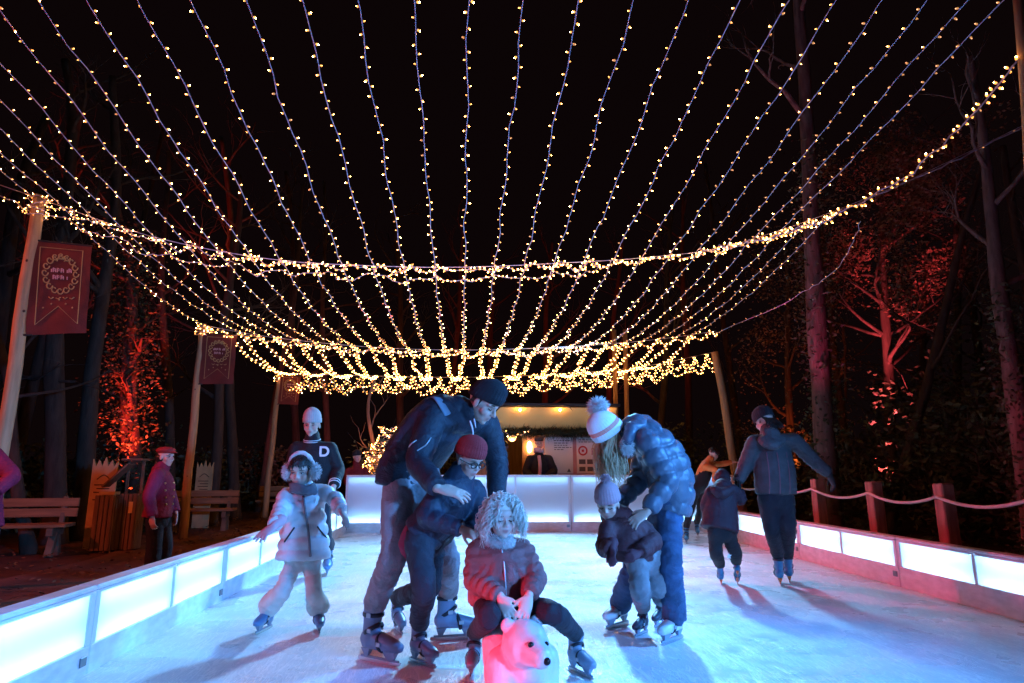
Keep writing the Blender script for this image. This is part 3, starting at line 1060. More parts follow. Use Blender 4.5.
# --- small child in the hooded coat, back turned
Y = 6.0
rt, og, H, jo = person(
    'small child in a dark plum hooded coat skating away, led by the parka wearer',
    P(722, 480, Y + .17), (.05, .75, -.65), .19, P(722, 487, Y + .04),
    [P(711, 492, Y), P(733, 490, Y)], [P(706, 506, Y + .05), P(741, 500, Y + .04)], [P(708, 519, Y + .08), P(739, 489, Y + .06)],
    [(P(719, 530, Y - .02), .175, .14), (P(720, 518, Y), .165, .135), (P(721, 503, Y), .15, .12), (P(722, 493, Y), .125, .10), (P(722, 488, Y + .03), .08, .075)],
    [P(715, 531, Y), P(727, 531, Y)], [P(716, 553, Y + .06), P(735, 553, Y + .12)], [((723, 588), (719, 580)), ((741, 592), (736, 580))],
    mat('cloth_plum', (.035, .014, .022), .6, .25, 200, .2, 12), BLACK, L=.185, boots=mat('boot_rental_blue', (.05, .20, .34), .4),
    hands=(dict(d=(0, .3, -1), n=(-1, 0, 0), s=.11, curl=.8, glove=GLV), dict(d=(0, .1, 1), n=(1, 0, 0), s=.11, curl=.8, glove=GLV)),
    sleeve=(.06, .054, .044), leg=(.072, .062, .052), jw=.011, tw=.01, kid=True, seed=18.0, collar=.08, voxel=.012, bvox=.007, eyes=False, lifts=(0, .07), tilts=(0, .75), holders=mat('holder_orange', (.7, .16, .06), .4))
mb = MB()
mb.ell(H(0, -.08, .08), [.40 * .19, .48 * .19, .45 * .19], H.rot, 20)
mb.chain([P(714, 489, Y - .07), P(722, 494, Y - .11), P(731, 489, Y - .07)], [.04, .055, .04], 4, 12)
me = remesh(mb, .011, 3)
dress(me, [[H(0, 0, .5), H(0, 0, -.5)]], None, .012, 14, 1, 5)
set_co(me, get_co(me) - np.array(og))
me.materials.append(MATS['cloth_plum'])
link('hood', me, rt)
mb = MB()
st = P(729, 556, Y - .08)
poly = [st + V((.03 * (1 if k % 2 == 0 else .4) * math.sin(math.pi * k / 5), 0, .03 * (1 if k % 2 == 0 else .4) * math.cos(math.pi * k / 5))) for k in range(10)]
mb.prism(poly, V((0, .006, 0)))
mb.build('star_patch', mat('letter_white', (.75, .75, .75), .7), rt, og)

# --- far child in orange
Y = 10.1
rt, og, H, jo = person(
    'child in a bright orange top leaning on the far corner of the rink, arm out',
    P(714, 454, Y), (.75, .2, -.45), .20, P(709, 461, Y),
    [P(705, 466, Y - .10), P(712, 465, Y + .10)], [P(716, 470, Y - .16), P(722, 464, Y + .10)], [P(714, 482, Y - .14), P(732, 462, Y + .05)],
    [(P(700, 482, Y), .125, .11), (P(703, 475, Y), .125, .11), (P(706, 468, Y), .13, .105), (P(708, 463, Y), .10, .085), (P(709, 461, Y), .065, .06)],
    [P(697, 488, Y - .06), P(701, 488, Y + .06)], [P(690, 512, Y - .08), P(700, 512, Y + .08)], [((691, 538), (682, 549)), ((693, 531), (703, 541))],
    mat('cloth_orange', (.75, .20, .04), .55, .2, 200, .15, 12), BLACK, L=.22, boots=mat('boot_rental_blue', (.05, .20, .34), .4),
    hands=(dict(d=(0, -.2, -1), n=(1, 0, 0), s=.13, curl=.5), dict(d=(1, 0, 0), n=(0, 0, 1), s=.13, curl=.4)),
    sleeve=(.052, .046, .04), leg=(.07, .058, .05), jw=.008, tw=.009, kid=True, seed=20.0, collar=.06, voxel=.013, bvox=.007, eyes=False)
strands('hair', rt, og, scalp_hair(H, 260, .7, -.1, .5, random.Random(41)), mat('hair_dark', (.018, .012, .010), .35), .007)
mb = MB()
mb.chain([P(693, 489, Y), P(699, 484, Y), P(704, 474, Y)], [(.13, .12), (.142, .125), (.14, .12)], 4, 16, V((.2, 1, 0)))
me = remesh(mb, .012, 2)
dress(me, [[P(693, 489, Y), P(704, 474, Y)]], None, .008, 12, 2, 4)
set_co(me, get_co(me) - np.array(og))
me.materials.append(BLACK)
link('body_warmer', me, rt)

# --- woman in the kiosk window
Y = 13.1
rt, og, H, jo = person(
    'woman in black coat, dark knit hat and pink scarf standing at the lit kiosk',
    P(539, 443, Y), (-.05, -.97, -.2), .225, P(539, 453, Y),
    [P(530, 459, Y), P(549, 459, Y)], [P(526, 471, Y - .06), P(554, 471, Y - .06)], [P(532, 478, Y - .2), P(546, 478, Y - .2)],
    [(P(539, 500, Y), .22, .16), (P(539, 482, Y), .21, .15), (P(539, 470, Y), .21, .14), (P(539, 460, Y), .18, .11), (P(539, 455, Y), .09, .08)],
    [P(534, 500, Y), P(544, 500, Y)], [P(534, 510, Y), P(544, 510, Y)], None,
    BLACK, MATS['leggings_dark'], hands=(dict(d=(.8, -.4, -.3), n=(0, -.3, 1), s=.17, curl=.6), dict(d=(-.8, -.4, -.3), n=(0, -.3, 1), s=.17, curl=.6, th=-1)),
    feet=(P(534, 522, Y), P(544, 522, Y)), sleeve=(.085, .075, .06), leg=(.1, .08, .07), jw=.011, seed=22.0, voxel=.014, bvox=.007, collar=.055)
beanie(rt, og, H, mat('knit_brown', (.05, .03, .03), .85), 24, .16, .70, 1.04, .05)
scarf(rt, og, P(539, 450.5, Y - .03), (0, -.1, 1), .082, .034, mat('scarf_pink', (.55, .33, .33), .85, .4, 100), 2, 'scarf', [[P(539, 456, Y - .14), P(540, 466, Y - .19), P(539.5, 478, Y - .2)]])

# --- figure behind the far boards, only head and shoulders
Y = 13.0
rt, og, H, jo = person(
    'dim bystander in a dark red coat behind the end boards beside the lit bush',
    P(357, 457, Y), (.6, -.8, 0), .22, P(357, 466, Y), [P(349, 471, Y), P(365, 471, Y)], [P(347, 482, Y - .05), P(367, 482, Y - .05)], [P(351, 490, Y - .15), P(363, 490, Y - .15)],
    [(P(357, 505, Y), .2, .15), (P(357, 490, Y), .2, .15), (P(357, 480, Y), .2, .14), (P(357, 471, Y), .17, .11), (P(357, 467, Y), .09, .08)],
    [P(353, 505, Y), P(361, 505, Y)], [P(353, 515, Y), P(361, 515, Y)], None, mat('cloth_dark_red', (.14, .015, .02), .75, .25, 160, .2, 12), MATS['leggings_dark'],
    hands=(dict(d=(.5, -.3, -1), n=(0, -1, 0), s=.17), dict(d=(-.5, -.3, -1), n=(0, -1, 0), s=.17)), feet=(V((P(353, 520, Y).x, Y, -.09)), V((P(361, 520, Y).x, Y, -.09))),
    voxel=.015, bvox=.008, eyes=False, seed=31, base=V((P(357, 520, Y).x, Y, -.15)))
beanie(rt, og, H, MATS['knit_black'], 24, .08, .68, 1.03, .05)

# --- woman in red cap and coat beyond the left boards
Y = 8.0
GZ = -.15
MAG = mat('cloth_magenta', (.20, .012, .045), .75, .25, 160, .2, 12)
rt, og, H, jo = person(
    'woman in a red peaked cap and buttoned crimson coat standing beyond the boards',
    P(166, 457, Y), (.93, -.28, .0), .225, P(160, 469, Y),
    [P(157, 475, Y - .19), P(163, 474, Y + .19)], [P(149, 496, Y - .26), P(170, 494, Y + .24)], [P(152, 516, Y - .22), P(176, 512, Y + .16)],
    [(P(157, 517, Y), .20, .16), (P(159, 503, Y), .185, .145), (P(161, 488, Y), .195, .15), (P(160, 476, Y), .17, .12), (P(160, 471, Y), .09, .085)],
    [P(155, 519, Y - .08), P(162, 519, Y + .08)], [P(154, 546, Y - .08), P(165, 546, Y + .08)], None,
    MAG, mat('leggings_dark', (.012, .014, .022), .7), hands=(dict(d=(.2, 0, -1), n=(-.4, -.9, 0), s=.17, curl=.5), dict(d=(.1, 0, -1), n=(.6, .6, 0), s=.17, curl=.5)),
    feet=(V((P(153, 560, Y - .08).x, Y - .08, GZ + .06)), V((P(161, 560, Y + .08).x, Y + .08, GZ + .06))), sleeve=(.078, .066, .052), leg=(.1, .085, .085), jw=.008, seed=24.0, voxel=.012, bvox=.006, collar=.085, base=V((P(156, 560, Y).x, Y, GZ)), brow=(.05, .03, .02))
mb = MB()
mb.ell(H(0, -.05, .34), [.44 * .225, .52 * .225, .2 * .225], H.rot, 20)
mb.ell(H(0, -.04, .24), [.365 * .225, .45 * .225, .14 * .225], H.rot, 20)
mb.ell(H(0, .45, .22), [.26 * .225, .24 * .225, .03 * .225], H.rot, 16)
me = remesh(mb, .008, 2)
set_co(me, get_co(me) - np.array(og))
me.materials.append(mat('cap_red', (.30, .02, .02), .7))
link('cap', me, rt)
mb = MB()
mb.ell(H(0, -.2, -.05), [.38 * .225, .36 * .225, .36 * .225], H.rot, 18)
mb.ell(H(0, -.26, -.38), [.36 * .225, .26 * .225, .30 * .225], H.rot, 16)
me = remesh(mb, .01, 2)
dress(me, [[H(0, 0, .5), H(0, 0, -.5)]], None, .012, 26, .4, 5)
set_co(me, get_co(me) - np.array(og))
me.materials.append(mat('hair_dark', (.018, .012, .010), .35))
link('hair', me, rt)
for py in (483, 490, 497, 504):
    for dx in (166.5, 173):
        q = surf_line(jo, og, [P(dx + (py - 483) * .03, py, Y)], (-.3 if dx < 170 else -.75, .9, 0), .002)
        if q:
            mb = MB()
            mb.ell(q[0], (.013, .013, .013), None, 10)
            mb.build('button', mat('brass', (.7, .5, .2), .3, metal=.8), rt, og, True)

# --- sleeve of somebody at the left edge
Y = 6.6
rt, og, H, jo = person(
    'person in a crimson coat at the left edge of the picture, elbow bent outward',
    P(-22, 430, Y), (.4, .85, -.1), .225, P(-20, 446, Y),
    [P(-38, 456, Y), P(-6, 455, Y)], [P(-46, 480, Y - .05), P(12, 476, Y - .06)], [P(-38, 498, Y - .16), P(-4, 492, Y - .2)],
    [(P(-21, 530, Y), .21, .15), (P(-21, 500, Y), .195, .14), (P(-21, 475, Y), .2, .14), (P(-20, 457, Y), .175, .11), (P(-20, 449, Y), .09, .085)],
    [P(-29, 530, Y), P(-13, 530, Y)], [P(-29, 562, Y), P(-12, 562, Y)], None,
    MAG, MATS['leggings_dark'], hands=(dict(d=(.6, -.5, -.3), n=(0, -1, 0), s=.17, curl=.6), dict(d=(-.7, -.5, .1), n=(0, -1, 0), s=.17, curl=.6)),
    feet=(V((P(-29, 590, Y).x, Y, GZ + .06)), V((P(-12, 590, Y).x, Y, GZ + .06))), sleeve=(.08, .07, .055), leg=(.1, .085, .075), jw=.009, seed=26.0, voxel=.014, bvox=.008, eyes=False, base=V((P(-20, 590, Y).x, Y, GZ)))
mb = MB()
mb.ell(H(0, -.07, .12), [.375 * .225, .47 * .225, .42 * .225], H.rot, 20)
me = remesh(mb, .01, 2)
set_co(me, get_co(me) - np.array(og))
me.materials.append(MATS['hair_dark'])
link('hair', me, rt)

# ================================================================== THE BEAR
bc = P(519, 640, 3.36)
bx, by = bc.x, 3.36
BW = mat('bear_white', (.60, .58, .58), .38, .14, 60, .10, 6, spec=.5)
BP = lambda px, py, y: P(px, py, y)
mb = MB()
mb.chain([V((bx - .06, by + .34, .23)), V((bx - .04, by + .20, .245)), V((bx - .02, by, .24)), V((bx + .02, by - .16, .235))],
         [(.10, .11), (.125, .15), (.128, .14), (.115, .13)], 5, 20, V((1, 0, 0)))
hd = BP(525, 643, 3.12)
mb.chain([V((bx + .02, by - .12, .27)), lerp(V((bx + .02, by - .12, .27)), hd, .6), hd], [.118, .11, .10], 4, 18)
mb.ell(hd, (.108, .108, .105), None, 20)
muz = BP(541, 657, 2.99)
mb.chain([hd, lerp(hd, muz, .55), muz], [.088, .072, .052], 4, 16)
for (x0, y0) in ((bx - .085, by - .16), (bx + .10, by - .10), (bx - .09, by + .25), (bx + .09, by + .27)):
    mb.chain([V((x0 * 1.0, y0, .22)), V((x0, y0 - .02, .12)), V((x0, y0 - .04, .06))], [.085, .078, .075], 4, 14)
    mb.ell((x0, y0 - .08, .055), (.075, .10, .045), None, 14)
ear_d = (muz - hd).normalized()
sd = ear_d.cross(V((0, 0, 1))).normalized()
upb = sd.cross(ear_d)
for sg in (-1, 1):
    mb.ell(hd + upb * .074 + sd * sg * .078 - ear_d * .045, (.036, .026, .034), None, 12)
mb.ell((bx - .05, by + .46, .27), (.05, .05, .045), None, 12)
me = remesh(mb, .009, 6)
co, no = get_co(me), get_no(me)
co += no * np.array([.004 * noise.noise(V(c) * 22) for c in co])[:, None]
org = V((bx, by, 0))
set_co(me, co - np.array(org))
me.materials.append(BW)
bear = link('bear_skating_aid', me, None, org)
tag(bear, 'white plastic bear shaped skating aid with black nose, under the seated girl', 'skating aid')
bt = BVHTree.FromPolygons([V(c) for c in co], [tuple(p.vertices) for p in me.polygons])


def bear_surf(px, py):
    d = ray(px, py).normalized()
    return bt.ray_cast(V((0, 0, CAM_H)), d)[0]


DK = mat('bear_black', (.01, .01, .012), .25)
for (px, py, r, nm) in ((531, 645, .013, 'eye'), (546.5, 644, .011, 'eye'), (547, 661.5, .017, 'nose')):
    q = bear_surf(px, py)
    if q:
        m = MB()
        m.ell(q, (r, r * .8, r), None, 12)
        m.build(nm, DK, bear, org, True)
for sg in (-1, 1):
    m = MB()
    m.chain([V((bx + sg * .09, by - .36, .06)), V((bx + sg * .09, by - .30, .018)), V((bx + sg * .09, by + .35, .016)), V((bx + sg * .09, by + .42, .05))], [(.03, .014)] * 4, 5, 10)
    m.build('runner', mat('bear_runner', (.5, .5, .52), .4), bear, org, True)


# ================================================================== THE SETTING
XL, XR, YB = -2.05, 4.35, 12.2
ZG = -.15

# ice sheet
ICE = bpy.data.materials.new('ice')
ICE.use_nodes = True
nt = ICE.node_tree
B = nt.nodes['Principled BSDF']
tc = nt.nodes.new('ShaderNodeTexCoord')


def nd(kind, **kw):
    n = nt.nodes.new(kind)
    for k_, v_ in kw.items():
        if k_ in n.inputs.keys():
            n.inputs[k_].default_value = v_
        else:
            setattr(n, k_, v_)
    return n


def ramp(src, stops):
    r = nt.nodes.new('ShaderNodeValToRGB')
    el = r.color_ramp.elements
    while len(el) < len(stops):
        el.new(0.5)
    for e_, (p_, c_) in zip(el, stops):
        e_.position = p_
        e_.color = (c_, c_, c_, 1) if not isinstance(c_, tuple) else (*c_, 1)
    nt.links.new(src, r.inputs['Fac'])
    return r.outputs['Color']


def math_(op, a, b):
    m = nt.nodes.new('ShaderNodeMath')
    m.operation = op
    for i, q in enumerate((a, b)):
        if hasattr(q, 'node'):
            nt.links.new(q, m.inputs[i])
        else:
            m.inputs[i].default_value = q
    return m.outputs[0]


# skate scratches: thin curved lines at several headings (edges of stretched, warped noise)
scr = None
for i, (rot, sc, st, th) in enumerate(((.5, 2.2, .16, .012), (1.9, 2.8, .13, .012), (2.7, 1.7, .22, .010), (-.3, 3.6, .12, .014), (1.2, 4.5, .10, .016), (.1, 5.5, .12, .018), (2.2, 6.5, .10, .018), (-.9, 5.0, .14, .016))):
    mp = nd('ShaderNodeMapping')
    mp.inputs['Rotation'].default_value = (0, 0, rot)
    mp.inputs['Scale'].default_value = (sc, sc * st, 1)
    mp.inputs['Location'].default_value = (i * 3.3, i * 1.7, 0)
    nt.links.new(tc.outputs['Object'], mp.inputs['Vector'])
    n = nd('ShaderNodeTexNoise', Scale=3.0, Detail=1.5, Distortion=1.2)
    nt.links.new(mp.outputs['Vector'], n.inputs['Vector'])
    d_ = math_('ABSOLUTE', math_('SUBTRACT', n.outputs['Fac'], 0.5), 0)
    line = ramp(d_, ((0.0, 1.0), (th, 0.0)))
    scr = line if scr is None else math_('MAXIMUM', scr, line)
brk = nd('ShaderNodeTexNoise', Scale=5.0, Detail=3.0)
nt.links.new(tc.outputs['Object'], brk.inputs['Vector'])
scr = math_('MULTIPLY', scr, ramp(brk.outputs['Fac'], ((.30, 0.0), (.48, 1.0))))
gr = nd('ShaderNodeTexNoise', Scale=55.0, Detail=5.0)
nt.links.new(tc.outputs['Object'], gr.inputs['Vector'])
blot = nd('ShaderNodeTexNoise', Scale=1.6, Detail=5.0)
nt.links.new(tc.outputs['Object'], blot.inputs['Vector'])
snow = nd('ShaderNodeTexNoise', Scale=4.5, Detail=10.0, Roughness=.78, Distortion=.3)
nt.links.new(tc.outputs['Object'], snow.inputs['Vector'])
snowf = ramp(snow.outputs['Fac'], ((.40, 0.0), (.80, 1.0)))
mx = nd('ShaderNodeMix', data_type='RGBA')
mx.inputs['A'].default_value = (.52, .57, .64, 1)
mx.inputs['B'].default_value = (.80, .83, .86, 1)
nt.links.new(math_('ADD', math_('MULTIPLY', blot.outputs['Fac'], .55), math_('MULTIPLY', gr.outputs['Fac'], .45)), mx.inputs['Factor'])
mx2 = nd('ShaderNodeMix', data_type='RGBA')
mx2.inputs['B'].default_value = (.95, .96, .98, 1)
nt.links.new(mx.outputs['Result'], mx2.inputs['A'])
nt.links.new(math_('MAXIMUM', math_('MULTIPLY', scr, .95), math_('MULTIPLY', snowf, .4)), mx2.inputs['Factor'])
nt.links.new(mx2.outputs['Result'], B.inputs['Base Color'])
nt.links.new(ramp(blot.outputs['Fac'], ((.35, .20), (.65, .42))), B.inputs['Roughness'])
B.inputs['Specular IOR Level'].default_value = .35
bp = nd('ShaderNodeBump', Strength=.45, Distance=.008)
nt.links.new(math_('ADD', math_('MULTIPLY', scr, .22), math_('MULTIPLY', gr.outputs['Fac'], .5)), bp.inputs['Height'])
nt.links.new(bp.outputs['Normal'], B.inputs['Normal'])
mb = MB()
mb.box(((XL + 5.5) / 2, (YB - 4) / 2 + .0, -.06), (5.5 - XL, YB + 4, .12))
tag(mb.build('ice', ICE), kind='structure')

# earth outside: one sheet with a slight swell
GM = mat('earth', (.06, .022, .013), .95, .8, 18, .5, 2.2)
mb = MB()
N = 70
sz = 120.0
vs = []
for j in range(N + 1):
    for i in range(N + 1):
        u, w = i / N * 2 - 1, j / N * 2 - 1
        x, y = math.copysign(abs(u) ** 2.2, u) * sz, math.copysign(abs(w) ** 2.2, w) * sz + 6
        inside = XL - 1 < x < 6.5 and -6 < y < YB + 1.5
        z = ZG - .005 + (0 if inside else .035 * noise.noise(V((x * .8, y * .8, 0))))
        if y > 26:
            z += (y - 26) * .03
        vs.append(V((x, y, z)))
mb.add(vs, [(j * (N + 1) + i, j * (N + 1) + i + 1, (j + 1) * (N + 1) + i + 1, (j + 1) * (N + 1) + i) for j in range(N) for i in range(N)])
tag(mb.build('ground', GM, None, None, True), kind='structure')
# path strip of paler trodden earth along the left boards
PM = mat('path_earth', (.085, .033, .022), .9, .7, 26, .45, 1.6, stretch=(1, .35, 1))
mb = MB()
pv = []
for j in range(41):
    y = -3 + j * .7
    for i in range(9):
        x = XL - .25 - i * .36 - (.25 * noise.noise(V((y * .5, i, 2))) if i == 8 else 0)
        pv.append(V((x, y, ZG + .036 + .02 * noise.noise(V((x * 1.5, y * .7, 0))))))
mb.add(pv, [(j * 9 + i, j * 9 + i + 1, (j + 1) * 9 + i + 1, (j + 1) * 9 + i) for j in range(40) for i in range(8)])
tag(mb.build('path', PM, None, None, True), kind='structure')
# fallen leaves
mb = MB()
lr = random.Random(77)
for i in range(2600):
    x, y = -2.6 - abs(lr.gauss(0, 2.6)), lr.uniform(2, 20)
    s_ = lr.uniform(.02, .045)
    a = lr.uniform(0, 6.28)
    c = V((x, y, ZG + .062 + lr.uniform(0, .012)))
    dx, dy = V((math.cos(a), math.sin(a), lr.uniform(-.4, .4))) * s_, V((-math.sin(a), math.cos(a), lr.uniform(-.4, .4))) * s_ * .6
    mb.add([c - dx, c + dy, c + dx, c - dy + V((0, 0, .008))], [(0, 1, 2), (0, 2, 3)])
tag(mb.build('fallen_leaves', mat('dead_leaf', (.13, .06, .03), .8, var=.5, vscale=3)), kind='stuff')

# ------------------------------------------------------------------ rink boards
WPL = mat('board_white', (.68, .69, .72), .42, .08, 60, .14, 9, stretch=(1, 1, 2.5))
FRM = mat('board_frame', (.72, .74, .78), .4)
DIF = bpy.data.materials.new('diffuser')
DIF.use_nodes = True
n_ = DIF.node_tree.nodes
n_.remove(n_['Principled BSDF'])
tl, df, gl, m1, m2 = n_.new('ShaderNodeBsdfTranslucent'), n_.new('ShaderNodeBsdfDiffuse'), n_.new('ShaderNodeBsdfGlossy'), n_.new('ShaderNodeMixShader'), n_.new('ShaderNodeMixShader')
tl.inputs['Color'].default_value = (.85, .9, .95, 1)
df.inputs['Color'].default_value = (.8, .85, .9, 1)
gl.inputs['Roughness'].default_value = .25
m1.inputs[0].default_value = .35
m2.inputs[0].default_value = .04
L_ = DIF.node_tree.links
L_.new(tl.outputs[0], m1.inputs[1])
L_.new(df.outputs[0], m1.inputs[2])
L_.new(m1.outputs[0], m2.inputs[1])
L_.new(gl.outputs[0], m2.inputs[2])
L_.new(m2.outputs[0], n_['Material Output'].inputs['Surface'])
LED_SIDE = emit('led_side', (.33, .66, 1.0), 27)
LED_BACK = emit('led_back', (.28, .58, 1.0), 38)
LED_TOP = emit('led_glow', (.25, .53, 1.0), 13)


def board(a, b, inward, h, kick, label, group, led, npan=2, top_led=None):
    """one board segment from a to b; inward is the unit vector towards the ice"""
    a, b, q = V(a), V(b), V(inward)
    d = b - a
    L = d.length
    x = d.normalized()
    z = V((0, 0, 1))
    rot = Matrix((x, q, z)).transposed()
    T = .11
    org = (a + b) / 2
    root = empty('rink_board', org, label, 'rink board', group)

    def bx(mb, x0, x1, q0, q1, z0, z1, bev=0):
        mb.box(x * ((x0 + x1) / 2 - L / 2) + q * ((q0 + q1) / 2) + z * ((z0 + z1) / 2), (x1 - x0, q1 - q0, z1 - z0), rot, 0, bev)
    g = .004
    m = MB()
    bx(m, g, L - g, -T, -T + .012, ZG, h - .03)
    m.build('back_panel', WPL, root)
    m = MB()
    bx(m, g, L - g, -T + .013, 0, ZG, kick - .001, .006)
    m.build('kick_board', WPL, root)
    m = MB()
    bx(m, g, L - g, -T - .004, .006, h - .03, h, .008)
    m.build('top_rail', WPL, root)
    w = (L - 2 * g) / npan
    m = MB()
    for i in range(npan + 1):
        pw = .022 if i in (0, npan) else .014
        xc = min(max(g + i * w, g + pw), L - g - pw)
        bx(m, xc - pw, xc + pw, -T + .013, .003, kick, h - .031, .003)
    for i in range(npan):
        x0, x1 = g + i * w + .03, g + (i + 1) * w - .03
        bx(m, x0, x1, -.012, .002, h - .046, h - .031)
    m.build('frame', FRM, root)
    for i in range(npan):
        x0 = g + i * w + (.044 if i == 0 else .014)
        x1 = g + (i + 1) * w - (.044 if i == npan - 1 else .014)
        m = MB()
        z0_, z1_ = kick + .001, h - .047
        m.add([x * (xx - L / 2) + q * -.009 + z * zz for xx, zz in ((x0 + .001, z0_), (x1 - .001, z0_), (x1 - .001, z1_), (x0 + .001, z1_))], [(0, 1, 2, 3)])
        p_ = m.build('light_panel', DIF, root)
        m = MB()
        bx(m, x0 + .02, x1 - .02, -.096, -.088, kick + .006, kick + .03)
        m.build('led_strip', led, p_)
        m = MB()
        bx(m, x0 + .02, x1 - .02, -.096, -.088, h - .08, h - .06)
        m.build('led_strip', top_led or led, p_)
    m = MB()
    bx(m, L - .09, L - .03, 0, .008, kick - .10, kick - .05, .002)
    m.build('clip', mat('clip_grey', (.2, .22, .25), .4, metal=.7), root)
    return root


k = 0
y = -2.15
while y < YB - .6:
    y2 = min(y + 2.05, YB - .03)
    board((XL, y, 0), (XL, y2, 0), (1, 0, 0), .465, .15, 'low glowing rink board on the bench side, number %d counting from the end boards' % (8 - k), 'rink boards beside the benches', LED_SIDE)
    y = y2
    k += 1
k = 0
y = .2
while y < YB - .6:
    y2 = min(y + 2.0, YB - .03)
    xa, xb = 4.02 + .034 * y, 4.02 + .034 * y2
    board((xb, y2, 0), (xa, y, 0), (-.9994, .034, 0), .465, .19, 'low glowing rink board on the rope post side, number %d counting from the end boards' % (7 - k), 'rink boards beside the rope posts', LED_SIDE)
    y = y2
    k += 1
x = P(345, 500, YB).x
xs = [x + i * 2.08 for i in range(5)]
for i in range(4):
    x1 = min(xs[i + 1], 5.2)
    board((xs[i], YB, 0), (x1, YB, 0), (0, -1, 0), 1.02, .17, ['tall white lit end board behind the bending man', 'tall white lit end board in front of the woman in pink scarf', 'tall white lit end board hidden behind the woman in the bobble hat', 'tall white lit end board at the corner behind the child in orange'][i], 'tall end boards', LED_BACK, 2, LED_TOP)

# ------------------------------------------------------------------ posts and ropes on the right
WOOD = mat('post_wood', (.30, .14, .10), .8, .5, 30, .3, 5, stretch=(5, 5, .6))
posts = []
for (px, ptop, X) in ((945, 483.5, 4.88), (876, 481.5, 4.88), (819, 479, 4.9), (770, 477, 4.9), (739, 476, 4.95)):
    r0 = ray(px, 500)
    yy = X / r0.x * r0.y
    posts.append((P(px, 500, yy).x, yy, P(px, ptop, yy).z))
posts.insert(0, (4.86, posts[0][1] - 1.15, 1.0))
posts.insert(0, (4.86, posts[0][1] - 1.2, 1.0))
LBP = ['square timber rope post nearest the camera, past the picture edge', 'square timber rope post just past the picture edge, second from the camera',
       'square timber rope post nearest the right edge, thickest to look at', 'second rope post from the right edge behind the lit boards',
       'third rope post from the right edge, beside the parka wearer hand', 'rope post behind the parka wearer', 'farthest rope post near the leaning pole']
for i, (x, yy, zt) in enumerate(posts):
    m = MB()
    lean = (R.uniform(-.02, .02), R.uniform(-.02, .02))
    m.bar((x, yy, ZG - .1), (x + lean[0], yy + lean[1], zt), .14, .14, 0, .012, V((0, 1, 0)))
    for f_ in range(0):
        pass
    tag(m.build('rope_post', WOOD, None, V((x, yy, ZG))), LBP[i], 'post', 'rope fence posts')
ROPE = mat('rope', (.55, .48, .42), .9, .6, 120)
for i in range(len(posts) - 1):
    a, b = posts[i], posts[i + 1]
    m = MB()
    pts = []
    for t in [j / 14 for j in range(15)]:
        pts.append(V((a[0] + (b[0] - a[0]) * t - .09, a[1] + (b[1] - a[1]) * t, (a[2] + (b[2] - a[2]) * t) - .13 - .34 * t * (1 - t))))
    m.tube(pts, [.017] * 15, 8)
    tag(m.build('rope', ROPE, None, pts[0].copy(), True), 'pale rope sagging between two timber posts on the right', 'rope', 'fence ropes')

# ------------------------------------------------------------------ poles and pennants on the left
POLE = mat('pole_wood', (.42, .25, .12), .7, .3, 20, .25, 4, stretch=(6, 6, .5))
poles = []
specs = [((-8, 520), (39, 196), 7.4), ((186, 500), (203, 324), 12.6), ((267, 492), (280, 372), 17.6)]
PL = ['thick round timber pole with string lights, nearest on the left', 'round timber pole behind the woman in the red cap', 'farthest round timber pole behind the young man']
BL = ['large maroon pennant with gold crest on the nearest left pole', 'maroon crested pennant on the middle left pole', 'dim maroon pennant on the farthest left pole']
for i, (b0, t0, Y) in enumerate(specs):
    a, t = P(*b0, Y), P(*t0, Y)
    a = a + (t - a) * ((ZG - .1 - a.z) / (t.z - a.z))
    m = MB()
    n = 9
    m.tube([lerp(a, t, j / n) + V((.012 * math.sin(j * 1.7), 0, 0)) for j in range(n + 1)], [.078 - .014 * j / n for j in range(n + 1)], 16)
    po = m.build('timber_pole', POLE, None, a, True)
    tag(po, PL[i], 'pole', 'left timber poles')
    for kk in range(5):
        m = MB()
        c = lerp(a, t, .3 + kk * .13)
        an = R.uniform(3.6, 5.6)
        m.ell(c + V((math.cos(an) * .062, math.sin(an) * .062, 0)), (.014, .014, .018), None, 8)
        m.build('knot', mat('knot', (.07, .035, .02), .8), po, a, True)
    poles.append((a, t))
BANM = mat('banner_cloth', (.13, .018, .012), .75, .3, 60, .25, 5)
GOLD = mat('banner_gold', (.42, .25, .09), .6)
PINKT = mat('banner_pink', (.55, .28, .26), .6)
bans = [((33, 240), (92, 246), (26, 335), (86, 333), 7.38), ((203, 333), (237, 335), (199, 384), (233, 384), 12.55), ((281, 375), (301, 376), (278, 404), (298, 405), 17.5)]
